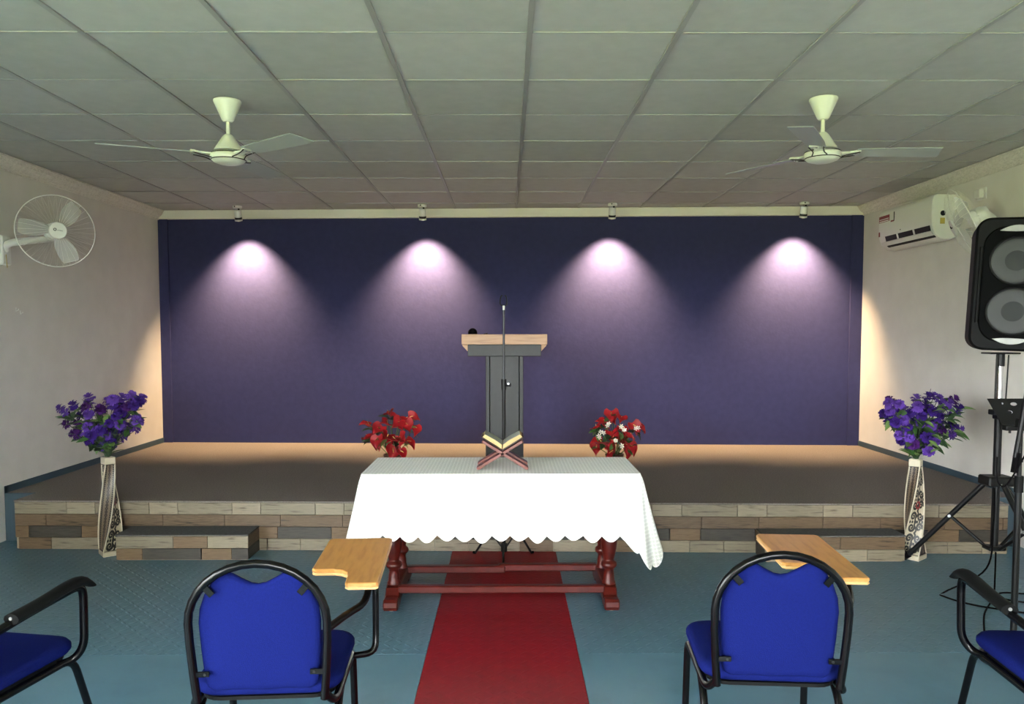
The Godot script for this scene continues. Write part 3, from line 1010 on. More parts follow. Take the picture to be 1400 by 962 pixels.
# ---------------------------------------------------------------- straight microphone stand before the stage
func build_microphone_stand() -> void:
	var t := thing("microphone_stand", "thin black straight microphone stand on a tripod between table and stage", "stand", Vector3(-0.022, 0, -4.9))
	part("lower_tube", pipe([Vector3(0, 0.06, 0), Vector3(0, 1.12, 0)], 0.0105, 12), M.black_satin, t)
	part("upper_tube", pipe([Vector3(0, 1.10, 0), Vector3(0, 1.57, 0)], 0.0075, 10), flat_mat(Color(0.20, 0.20, 0.21), 0.35, 0.6), t)
	part("clutch", pipe([Vector3(0, 1.075, 0), Vector3(0, 1.14, 0)], 0.016, 12), M.black_satin, t)
	var kn := part("knob", pipe([Vector3(0.014, 1.105, 0.004), Vector3(0.042, 1.105, 0.01)], 0.012, 10), M.black_satin, t)
	part("bolt", pipe([Vector3(0.028, 1.112, 0.018), Vector3(0.028, 1.112, 0.024)], 0.006, 8), M.bolt, t)
	part("tip", pipe([Vector3(0, 1.57, 0), Vector3(0, 1.597, 0)], 0.0075, 10), M.white_plastic, t, "white threaded tip")
	var clip := Shape.new()
	clip.tube(curve([Vector3(-0.004, 1.597, 0), Vector3(-0.020, 1.605, 0), Vector3(-0.022, 1.63, 0), Vector3(-0.016, 1.655, 0.0), Vector3(-0.008, 1.66, 0)], 5), 0.004, 6)
	clip.tube(curve([Vector3(0.004, 1.597, 0), Vector3(0.018, 1.605, 0), Vector3(0.020, 1.63, 0), Vector3(0.014, 1.655, 0.0), Vector3(0.006, 1.66, 0)], 5), 0.004, 6)
	part("clip", clip, M.black_satin, t)
	part("hub", pipe([Vector3(0, 0.05, 0), Vector3(0, 0.10, 0)], 0.02, 12), M.black_satin, t)
	part("collar", pipe([Vector3(0, 0.27, 0), Vector3(0, 0.32, 0)], 0.019, 12), M.black_satin, t)
	for p in [Vector3(-0.185, 0.01, -0.115), Vector3(0.175, 0.01, -0.115), Vector3(-0.005, 0.01, 0.2)]:
		var top := Vector3(p.x * 0.08, 0.30, p.z * 0.08)
		part("leg", pipe([top, p], 0.0075, 8), M.black_satin, t)
		part("brace", pipe([Vector3(p.x * 0.08, 0.075, p.z * 0.08), top.lerp(p, 0.45)], 0.005, 6), M.black_satin, t)
		part("rubber_foot", pipe([p, p * Vector3(1.08, 0, 1.08) + Vector3(0, 0.009, 0)], 0.009, 8), M.black_foam, t)

# ---------------------------------------------------------------- ceiling fans
func build_ceiling_fans() -> void:
	ceiling_fan(Vector3(-1.452, CEIL - 0.003, -4.166), [37.0, 158.0, 277.0], "cream three-bladed ceiling fan hanging on the wall fan and doorway side")
	ceiling_fan(Vector3(1.632, CEIL - 0.003, -4.117), [2.0, 121.0, 214.0 + 26.0], "cream three-bladed ceiling fan hanging on the air conditioner side")

func ceiling_fan(at: Vector3, angles: Array, label: String) -> void:
	var t := thing("ceiling_fan", label, "fan", at)
	var s := Shape.new()
	s.lathe([Vector2(0, 0), Vector2(0.070, 0), Vector2(0.071, -0.006), Vector2(0.030, -0.100), Vector2(0.022, -0.108), Vector2(0, -0.108)], 28, true)
	part("canopy", s, M.fan_white, t)
	part("rod", pipe([Vector3(0, -0.10, 0), Vector3(0, -0.18, 0)], 0.0105, 12), M.fan_white, t)
	s = Shape.new()
	s.lathe([Vector2(0, -0.172), Vector2(0.018, -0.173), Vector2(0.030, -0.185), Vector2(0.072, -0.252), Vector2(0.073, -0.258), Vector2(0, -0.258)], 28, true)
	part("cover", s, M.fan_white, t)
	s = Shape.new()
	s.lathe([Vector2(0, -0.262), Vector2(0.07, -0.262), Vector2(0.088, -0.274), Vector2(0.094, -0.288), Vector2(0.090, -0.302), Vector2(0.074, -0.316), Vector2(0.046, -0.325), Vector2(0, -0.328)], 36)
	part("motor", s, M.fan_white, t)
	for yy in [-0.274, -0.305]:
		s = Shape.new()
		var r := 0.0885 if yy > -0.29 else 0.0875
		var loop := []
		for k in 37:
			loop.append(Vector3(cos(TAU * k / 36.0) * r, yy, sin(TAU * k / 36.0) * r))
		s.tube(loop, 0.0026, 6, false)
		part("trim_ring", s, M.fan_gold, t, "dark gold trim line")
	for g in angles:
		var an := deg_to_rad(g)
		var d := Vector3(cos(an), 0, sin(an))
		var sd := Vector3(-sin(an), 0, cos(an))
		var br := Shape.new()
		var poly := PackedVector2Array([Vector2(0.06, -0.032), Vector2(0.10, -0.026), Vector2(0.135, -0.018), Vector2(0.165, -0.036), Vector2(0.185, -0.034), Vector2(0.19, 0.0), Vector2(0.185, 0.034), Vector2(0.165, 0.036), Vector2(0.135, 0.018), Vector2(0.10, 0.026), Vector2(0.06, 0.032)])
		br.prism(poly, Vector3(0, -0.290, 0), (d + Vector3.UP * 0.06).normalized(), sd, Vector3(0, 0.010, 0), 0.002)
		var bp := part("blade_arm", br, M.fan_white, t)
		for e in [-1.0, 1.0]:
			var gl := Shape.new()
			gl.tube(curve([d * 0.085 + sd * 0.036 * e + Vector3(0, -0.302, 0), d * 0.115 + sd * 0.026 * e + Vector3(0, -0.293, 0), d * 0.15 + sd * 0.030 * e + Vector3(0, -0.287, 0), d * 0.18 + sd * 0.036 * e + Vector3(0, -0.281, 0)], 4), 0.003, 6)
			part("scroll_line", gl, M.fan_gold, bp)
		for e in [-0.018, 0.0, 0.018]:
			var sw := Shape.new()
			sw.tube([d * 0.176 + sd * e + Vector3(0, -0.288, 0), d * 0.176 + sd * e + Vector3(0, -0.282, 0)], 0.005, 8)
			part("bolt", sw, M.bolt, bp)
		var bl := Shape.new()
		var pitch := (sd + Vector3.UP * 0.17).normalized()
		bl.prism(PackedVector2Array([Vector2(0.165, -0.045), Vector2(0.30, -0.058), Vector2(0.56, -0.064), Vector2(0.615, -0.062), Vector2(0.585, 0.060), Vector2(0.30, 0.055), Vector2(0.165, 0.045)]), Vector3(0, -0.277, 0), d, pitch, d.cross(pitch).normalized() * -0.004, 0.001)
		part("blade", bl, M.fan_blade, t)

# ---------------------------------------------------------------- chairs
func pad_outline(wide: float, y0: float, y1: float) -> PackedVector2Array:
	# back pad: straight low sides, two humps with a dip between
	var pts := PackedVector2Array()
	var hw := wide / 2
	var hh := y1 - y0
	for p in [[-0.90, 0.03], [-0.94, 0.10], [-0.98, 0.35], [-1.0, 0.58], [-0.97, 0.70], [-0.88, 0.82], [-0.76, 0.915], [-0.64, 0.972], [-0.52, 0.995], [-0.42, 0.985], [-0.28, 0.945], [-0.12, 0.905], [0.0, 0.895], [0.12, 0.905], [0.28, 0.945], [0.42, 0.985], [0.52, 0.995], [0.64, 0.972], [0.76, 0.915], [0.88, 0.82], [0.97, 0.70], [1.0, 0.58], [0.98, 0.35], [0.94, 0.10], [0.90, 0.03], [0.80, 0.0], [0.4, 0.004], [0.0, -0.004], [-0.4, 0.004], [-0.80, 0.0]]:
		pts.append(Vector2(p[0] * hw, y0 + p[1] * hh))
	return pts

# puffed cushion over an outline: rings shrink towards the middle while the face swells
func cushion(poly: PackedVector2Array, o: Vector3, ux: Vector3, uy: Vector3, dn: Vector3, thick: float, puff: float) -> Shape:
	var s := Shape.new()
	var m := poly.size()
	var cen := Vector2()
	for p in poly:
		cen += p / m
	var P := []
	var U := []
	var prof := [[0.0, -puff], [0.35, -puff * 0.9], [0.7, -puff * 0.55], [0.9, -puff * 0.12], [0.97, thick * 0.12], [1.0, thick * 0.35], [1.0, thick * 0.65], [0.97, thick * 0.88], [0.9, thick + puff * 0.12], [0.7, thick + puff * 0.55], [0.35, thick + puff * 0.9], [0.0, thick + puff]]
	for r in prof:
		var row := []
		var ur := []
		for p in poly:
			var q: Vector2 = cen + (p - cen) * maxf(r[0], 0.001)
			row.append(o + ux * q.x + uy * q.y + dn * r[1])
			ur.append(q)
		ur.append(ur[0])
		P.append(row)
		U.append(ur)
	var mid := o + ux * cen.x + uy * cen.y + dn * thick / 2
	s.sheet(P, U, true, Vector3.ZERO, mid)
	return s

func round_rect(x0: float, y0: float, x1: float, y1: float, r: float, n := 6) -> PackedVector2Array:
	var pts := PackedVector2Array()
	for c in [[x1 - r, y1 - r, 0.0], [x0 + r, y1 - r, PI / 2], [x0 + r, y0 + r, PI], [x1 - r, y0 + r, PI * 1.5]]:
		for k in n + 1:
			var a: float = c[2] + PI / 2 * k / n
			pts.append(Vector2(c[0] + cos(a) * r, c[1] + sin(a) * r))
	return pts

const LEAN := 0.10

func chair_base(t: Node3D) -> void:
	# origin: under the back posts, facing -z
	var tr := 0.0115
	var lean := func(x: float, y: float) -> Vector3: return Vector3(x, y, (y - 0.45) * LEAN)
	# back hoop
	var hoop := [lean.call(-0.170, 0.43)]
	hoop.append(lean.call(-0.176, 0.50))
	hoop.append(lean.call(-0.182, 0.60))
	for k in 17:
		var a := PI - PI * k / 16.0
		hoop.append(lean.call(0.183 * cos(a), 0.655 + 0.165 * sin(a)))
	hoop.append(lean.call(0.182, 0.60))
	hoop.append(lean.call(0.176, 0.50))
	hoop.append(lean.call(0.170, 0.43))
	part("back_hoop", pipe(hoop, tr, 12), M.black_tube, t)
	var pad := cushion(pad_outline(0.326, 0.452, 0.790), Vector3(0, -0.0, -0.45 * LEAN - 0.012), Vector3.RIGHT, Vector3(0, 1, LEAN), Vector3(0, LEAN, -1).normalized(), 0.026, 0.009)
	var bp := part("back_pad", pad, M.blue_cloth, t)
	for s in [-1.0, 1.0]:
		# flat black clips that hold the pad to the hoop
		var c := Shape.new()
		c.xf = Transform3D(Basis(Vector3(0, 0, 1), s * 0.86) , lean.call(s * 0.132, 0.757) + Vector3(0, 0, 0.004))
		c.box(Vector3(-0.028 if s > 0 else -0.012, -0.009, -0.003), Vector3(0.012 if s > 0 else 0.028, 0.009, 0.003), 0.001)
		part("clip", c, M.black_tube, t)
		c = Shape.new()
		c.xf = Transform3D(Basis(), lean.call(s * 0.155, 0.512) + Vector3(0, 0, 0.004))
		c.box(Vector3(-0.021, -0.0075, -0.003), Vector3(0.021, 0.0075, 0.003), 0.001)
		var cl := part("clip", c, M.black_tube, t)
		part("screw", pipe([lean.call(s * 0.145, 0.512) + Vector3(0, 0, 0.006), lean.call(s * 0.145, 0.512) + Vector3(0, 0, 0.009)], 0.004, 8), M.cone_dark, cl)

func seat_and_legs(t: Node3D, hw: float, deep: float, splay: float) -> void:
	var tr := 0.0115
	var seat := cushion(round_rect(-hw, -deep, hw, -0.035, 0.075, 7), Vector3(0, 0.424, 0), Vector3.RIGHT, Vector3(0, 0, 1), Vector3.UP, 0.042, 0.009)
	part("seat", seat, M.blue_cloth, t)
	var under := Shape.new()
	under.prism(round_rect(-hw + 0.02, -deep + 0.02, hw - 0.02, -0.05, 0.06, 5), Vector3(0, 0.410, 0), Vector3.RIGHT, Vector3(0, 0, 1), Vector3(0, 0.010, 0))
	part("seat_board", under, M.black_plastic, t)
	for s in [-1.0, 1.0]:
		var x: float = s * (hw - 0.012)
		part("leg", pipe(bend([Vector3(s * 0.170, 0.445, -0.004), Vector3(x, 0.404, -0.035), Vector3(x, 0.402, -deep + 0.03), Vector3(x + s * 0.004, 0.008, -deep - splay)], 0.05), tr, 12), M.black_tube, t)
		part("leg", pipe(bend([Vector3(x, 0.402, -0.14), Vector3(x, 0.36, -0.07), Vector3(x + s * 0.01, 0.008, 0.05)], 0.06), tr, 12), M.black_tube, t)
		for z in [-deep - splay, 0.05]:
			part("foot_cap", pipe([Vector3(x + s * 0.005, 0.0, z), Vector3(x + s * 0.005, 0.022, z)], 0.0145, 10), M.black_foam, t)
	part("cross_bar", pipe([Vector3(-hw + 0.012, 0.398, -deep + 0.07), Vector3(hw - 0.012, 0.398, -deep + 0.07)], 0.009, 8), M.black_tube, t)

func tablet_chair(at: Vector3, turn: float, label: String) -> void:
	var t := thing("tablet_chair", label, "chair", at, turn)
	chair_base(t)
	seat_and_legs(t, 0.205, 0.43, 0.0)
	var tr := 0.0105
	var top := 0.700
	# arm from the back hoop, round and up to the tablet; support from the seat frame
	part("arm_tube", pipe(bend([Vector3(0.181, 0.63, 0.018), Vector3(0.225, 0.632, -0.10), Vector3(0.262, 0.628, -0.19), Vector3(0.268, top - 0.022, -0.26), Vector3(0.268, top - 0.022, -0.36)], 0.05), tr, 12), M.black_tube, t)
	part("support_tube", pipe(bend([Vector3(0.195, 0.398, -0.36), Vector3(0.268, 0.398, -0.38), Vector3(0.268, 0.46, -0.40), Vector3(0.268, top - 0.022, -0.40), Vector3(0.268, top - 0.022, -0.52)], 0.045), tr, 12), M.black_tube, t)
	# notched writing tablet
	var poly := PackedVector2Array()
	for p in [[0.303, -0.158], [0.296, -0.150], [0.215, -0.150], [0.206, -0.160], [0.203, -0.235], [0.196, -0.262], [0.178, -0.282], [0.155, -0.292], [0.095, -0.294], [0.085, -0.304], [0.083, -0.64], [0.092, -0.655], [0.292, -0.655], [0.303, -0.642]]:
		poly.append(Vector2(p[0], p[1]))
	var s := Shape.new()
	s.prism(poly, Vector3(0, top - 0.011, 0), Vector3.RIGHT, Vector3(0, 0, 1), Vector3(0, 0.013, 0), 0.003)
	var tb := part("writing_tablet", s, M.tablet, t, "varnished wooden writing tablet with a notch")
	s = Shape.new()
	s.prism(poly, Vector3(0, top - 0.0195, 0), Vector3.RIGHT, Vector3(0, 0, 1), Vector3(0, 0.0085, 0), 0.003)
	part("edge_band", s, M.tablet_edge, tb)

func arm_chair(at: Vector3, turn: float, label: String) -> void:
	var t := thing("armchair", label, "chair", at, turn)
	chair_base(t)
	seat_and_legs(t, 0.225, 0.47, 0.10)
	for s in [-1.0, 1.0]:
		part("arm_tube", pipe(bend([Vector3(s * 0.182, 0.60, 0.015), Vector3(s * 0.245, 0.605, -0.06), Vector3(s * 0.27, 0.635, -0.20), Vector3(s * 0.27, 0.65, -0.40), Vector3(s * 0.27, 0.63, -0.425), Vector3(s * 0.262, 0.45, -0.432), Vector3(s * 0.235, 0.408, -0.42), Vector3(s * 0.208, 0.404, -0.38)], 0.035), 0.0125, 12), M.black_tube, t)
		var pad := Shape.new()
		var path := curve([Vector3(s * 0.267, 0.638, -0.145), Vector3(s * 0.27, 0.648, -0.25), Vector3(s * 0.27, 0.662, -0.36), Vector3(s * 0.27, 0.66, -0.42), Vector3(s * 0.27, 0.638, -0.455)], 4)
		var P := []
		var U := []
		for i in path.size():
			var row := []
			var ur := []
			var f := float(i) / (path.size() - 1)
			var k := 1.0 if f < 0.8 else 1.0 - (f - 0.8) * 2.6
			for j in 12:
				var a := TAU * j / 12.0
				row.append(path[i] + Vector3(cos(a) * 0.024 * (1.0 if f < 0.85 else 1.0), sin(a) * 0.016 * k, 0))
				ur.append(Vector2(j, i))
			ur.append(Vector2(12, i))
			P.append(row)
			U.append(ur)
		pad.sheet(P, U, true, Vector3.ZERO, path[path.size() / 2])
		for e in [0, path.size() - 1]:
			for j in 12:
				pad.flat(path[e], P[e][j], P[e][(j + 1) % 12], Vector3(0, 0, 1 if e == 0 else -1))
		var ap := part("arm_pad", pad, M.black_plastic, t)
		part("screw", pipe([Vector3(s * 0.267, 0.640, -0.150), Vector3(s * 0.267, 0.641, -0.142)], 0.005, 10), M.bolt, ap)

func build_chairs() -> void:
	tablet_chair(Vector3(-0.672, 0, -2.095), 3.5, "blue padded chair whose notched writing tablet points at the mahogany table leg")
	tablet_chair(Vector3(0.765, 0, -2.165), -4.5, "blue padded chair whose writing tablet hides behind its own arched back")
	arm_chair(Vector3(-1.665, 0, -2.05), -10.0, "blue-seated chair with black armrests on the side of the wall fan")
	arm_chair(Vector3(1.69, 0, -2.03), -5.0, "blue-seated chair with black armrests in front of the speaker stand")

# ---------------------------------------------------------------- loudspeaker corner
func build_speaker() -> void:
	var px := 2.835
	var pz := -4.5
	var t := thing("speaker_stand", "tall black tripod speaker stand beside the stage", "stand", Vector3(px, 0, pz))
	part("pole", pipe([Vector3(0, 0.16, 0), Vector3(0, 0.99, 0)], 0.021, 16), M.black_satin, t)
	part("inner_pole", pipe([Vector3(0, 0.97, 0), Vector3(0, 1.27, 0)], 0.0165, 14), M.chrome, t, "bright chrome inner pole")
	part("top_collar", pipe([Vector3(0, 1.235, 0), Vector3(0, 1.31, 0)], 0.022, 14), M.black_satin, t)
	part("top_plate", bx(-0.085, 1.306, -0.05, 0.085, 1.314, 0.05, 0.002), M.black_satin, t)
	part("side_rod", pipe([Vector3(-0.030, 0.97, 0.01), Vector3(-0.026, 1.30, 0.01)], 0.006, 8), M.black_satin, t)
	part("side_rod", pipe([Vector3(0.030, 0.97, 0.01), Vector3(0.040, 1.30, 0.01)], 0.004, 8), M.black_satin, t)
	part("pole_clamp", bx(-0.045, 0.955, -0.03, 0.06, 0.985, 0.035, 0.004), M.black_satin, t)
	part("collar", bx(-0.075, 0.545, -0.06, 0.075, 0.60, 0.06, 0.008), M.black_satin, t)
	part("hub", bx(-0.05, 0.165, -0.04, 0.05, 0.19, 0.04, 0.006), M.black_satin, t)
	var feet := [Vector3(-0.345, 0.014, -0.345), Vector3(0.46, 0.014, -0.14), Vector3(0.06, 0.014, 0.48)]
	for p in feet:
		var d := Vector3(p.x, 0, p.z).normalized()
		var a: Vector3 = d * 0.055 + Vector3(0, 0.555, 0)
		part("leg", pipe([a, p], 0.0155, 10), M.black_satin, t)
		part("rubber_foot", pipe([a.lerp(p, 0.94), p + d * 0.006], [0.02, 0.014], 10), M.black_foam, t)
		var mid: Vector3 = a.lerp(p, 0.42)
		part("brace", pipe([d * 0.045 + Vector3(0, 0.178, 0), mid], 0.010, 8), M.black_satin, t)
		part("bolt", pipe([mid - d.cross(Vector3.UP) * 0.019, mid + d.cross(Vector3.UP) * 0.019], 0.009, 10), M.bolt, t)
		part("bolt", pipe([a - d.cross(Vector3.UP) * 0.018, a + d.cross(Vector3.UP) * 0.018], 0.008, 10), M.bolt, t)
	# the cabinet
	var sp := thing("loudspeaker", "large black two-driver loudspeaker cabinet on the tripod stand", "speaker", Vector3(px + 0.015, 1.318, pz + 0.02), -27.0)
	sp.rotation_degrees.z = -2.2
	var tilt := sp
	var W := 0.20
	var H := 0.742
	var s := Shape.new()
	s.prism(round_rect(-W, 0.008, W, H, 0.075, 8), Vector3(0, 0, -0.17), Vector3.RIGHT, Vector3.UP, Vector3(0, 0, 0.34), 0.012, true)
	part("shell", s, M.black_plastic, tilt)
	s = Shape.new()
	s.prism(round_rect(-W + 0.04, 0.055, W - 0.04, H - 0.05, 0.11, 8), Vector3(0, 0, 0.168), Vector3.RIGHT, Vector3.UP, Vector3(0, 0, 0.012), 0.006, true)
	part("baffle", s, M.baffle, tilt)
	for side in [-1.0, 1.0]:
		part("baffle_rib", pipe([Vector3(side * 0.168, 0.16, 0.176), Vector3(side * 0.168, 0.58, 0.176)], 0.009, 8), M.black_plastic, tilt)
	for yy in [0.226, 0.503]:
		var c := Shape.new()
		c.xf = Transform3D(Basis(Vector3.RIGHT, PI / 2), Vector3(0, yy, 0.18))
		c.lathe([Vector2(0.128, -0.004), Vector2(0.132, 0.006), Vector2(0.126, 0.012), Vector2(0.121, 0.008), Vector2(0.121, 0.0)], 40)
		var rg := part("driver_ring", c, M.black_satin, tilt)
		c = Shape.new()
		c.xf = Transform3D(Basis(Vector3.RIGHT, PI / 2), Vector3(0, yy, 0.18))
		c.lathe([Vector2(0.121, 0.006), Vector2(0.105, 0.011), Vector2(0.07, 0.008), Vector2(0.055, 0.006)], 40)
		part("grille", c, M.grey_grille, rg, "grey round mesh grille")
		c = Shape.new()
		c.xf = Transform3D(Basis(Vector3.RIGHT, PI / 2), Vector3(0, yy, 0.18))
		c.lathe([Vector2(0.055, 0.006), Vector2(0.03, 0.009), Vector2(0.0, 0.010)], 30)
		part("dust_cap", c, M.dust_cap, rg)
	# pale crescent grips at top and bottom
	for e in [[H - 0.062, 1.0], [0.062, -1.0]]:
		var poly := PackedVector2Array()
		for k in 13:
			var f := -1.0 + k / 6.0
			poly.append(Vector2(f * 0.088, e[1] * 0.030 * (1.0 - f * f)))
		for k in range(11, 0, -1):
			var f := -1.0 + k / 6.0
			poly.append(Vector2(f * 0.088, e[1] * -0.006 * (1.0 - f * f)))
		var g := Shape.new()
		g.prism(poly, Vector3(0, e[0] - e[1] * 0.012, 0.17), Vector3.RIGHT, Vector3.UP, Vector3(0, 0, 0.014), 0.002)
		part("grip", g, M.grip, tilt, "pale crescent grip")
	# perforated tray clamped to the pole
	var tr := thing("equipment_tray", "black perforated metal tray clamped to the speaker stand pole", "tray", Vector3(px + 0.105, 0.98, pz + 0.045))
	var tu := Vector3(0, 0.94, -0.34).normalized()
	var holes := CSGPolygon3D.new()
	holes.polygon = PackedVector2Array([Vector2(-0.185, 0.075), Vector2(0.185, 0.075), Vector2(0.125, -0.085), Vector2(-0.125, -0.085)])
	holes.depth = 0.005
	holes.material = M.black_satin
	holes.name = "plate"
	tr.add_child(holes)
	holes.basis = Basis(Vector3.RIGHT, tu, Vector3.RIGHT.cross(tu))
	for c in [[-0.04, 0.042, 0.019, 0.010], [0.045, 0.040, 0.019, 0.010], [-0.072, -0.006, 0.017, 0.010], [0.0, 0.0, 0.005, 0.005], [0.06, -0.006, 0.017, 0.010], [-0.105, 0.045, 0.007, 0.006], [0.12, 0.045, 0.012, 0.008]]:
		var cut := CSGPolygon3D.new()
		var el := PackedVector2Array()
		for k in 14:
			el.append(Vector2(c[0] + c[2] * cos(TAU * k / 14.0), c[1] + c[3] * sin(TAU * k / 14.0)))
		cut.polygon = el
		cut.depth = 0.03
		cut.position.z = 0.01
		cut.operation = CSGShape3D.OPERATION_SUBTRACTION
		cut.name = "hole"
		holes.add_child(cut, true)
	part("lip", bx(-0.125, -0.105, 0.02, 0.125, -0.078, 0.062, 0.003), M.black_satin, tr)
	part("clamp", bx(-0.129, -0.05, -0.068, -0.081, 0.02, -0.012, 0.004), M.black_satin, tr)
	part("thumb_screw", pipe([Vector3(-0.085, -0.105, 0.03), Vector3(-0.085, -0.122, 0.03)], 0.007, 8), M.black_satin, tr)
	# boom microphone stand in front
	var bm := thing("boom_stand", "black round-based boom microphone stand near the armchair and speaker", "stand", Vector3(2.195, 0, -3.33))
	var s2 := Shape.new()
	s2.lathe([Vector2(0, 0), Vector2(0.13, 0), Vector2(0.135, 0.006), Vector2(0.128, 0.018), Vector2(0.03, 0.032), Vector2(0, 0.034)], 32)
	part("base", s2, M.black_satin, bm)
	part("lower_tube", pipe([Vector3(0, 0.02, 0), Vector3(0, 0.80, 0)], 0.0135, 12), M.black_satin, bm)
	part("clutch", pipe([Vector3(0, 0.745, 0), Vector3(0, 0.815, 0)], 0.018, 12), M.black_plastic, bm)
	part("upper_tube", pipe([Vector3(0, 0.80, 0), Vector3(0, 1.04, 0)], 0.0095, 10), M.black_satin, bm)
	part("ring", pipe([Vector3(0, 0.875, 0), Vector3(0, 0.89, 0)], 0.013, 10), M.black_plastic, bm)
	part("pivot", bx(-0.018, 1.02, -0.016, 0.018, 1.062, 0.03, 0.005), M.black_plastic, bm)
	part("boom", pipe([Vector3(-0.036, 0.90, 0.028), Vector3(0.075, 1.66, 0.028)], 0.0115, 10), M.black_satin, bm)
	part("counterweight", pipe([Vector3(-0.0405, 0.835, 0.028), Vector3(-0.030, 0.92, 0.028)], 0.0135, 12), M.black_foam, bm)
	# cables
	solo("cable", pipe(curve([Vector3(2.79, 0.54, -4.44), Vector3(2.74, 0.36, -4.36), Vector3(2.62, 0.14, -4.22), Vector3(2.40, 0.006, -4.23), Vector3(2.36, 0.005, -4.16), Vector3(2.45, 0.005, -4.02), Vector3(2.65, 0.005, -3.9)], 8), 0.0045, 6), M.black_foam, "black cable looping from the speaker stand collar to the floor", "cable")
	solo("cable", pipe(curve([Vector3(2.822, 0.16, -4.462), Vector3(2.72, 0.07, -4.3), Vector3(2.62, 0.006, -4.15), Vector3(2.42, 0.005, -3.9), Vector3(2.25, 0.005, -3.62)], 8), 0.0045, 6), M.black_foam, "black cable running straight across the floor below the speaker stand hub", "cable")
	solo("cable", pipe(curve([Vector3(3.1, 0.005, -4.1), Vector3(2.74, 0.005, -4.22), Vector3(2.66, 0.005, -4.13), Vector3(2.76, 0.005, -4.05), Vector3(3.0, 0.005, -3.98), Vector3(3.2, 0.005, -4.0)], 8), 0.0045, 6), M.black_foam, "black cable coiled on the floor behind the boom stand", "cable")
	solo("cable", pipe(curve([Vector3(2.215, 1.03, -3.316), Vector3(2.212, 0.95, -3.30), Vector3(2.165, 0.87, -3.285), Vector3(2.12, 0.78, -3.30), Vector3(2.09, 0.80, -3.31), Vector3(2.085, 0.90, -3.31)], 8), 0.0035, 6), M.black_foam, "thin black cable dangling from the boom stand pivot", "cable")

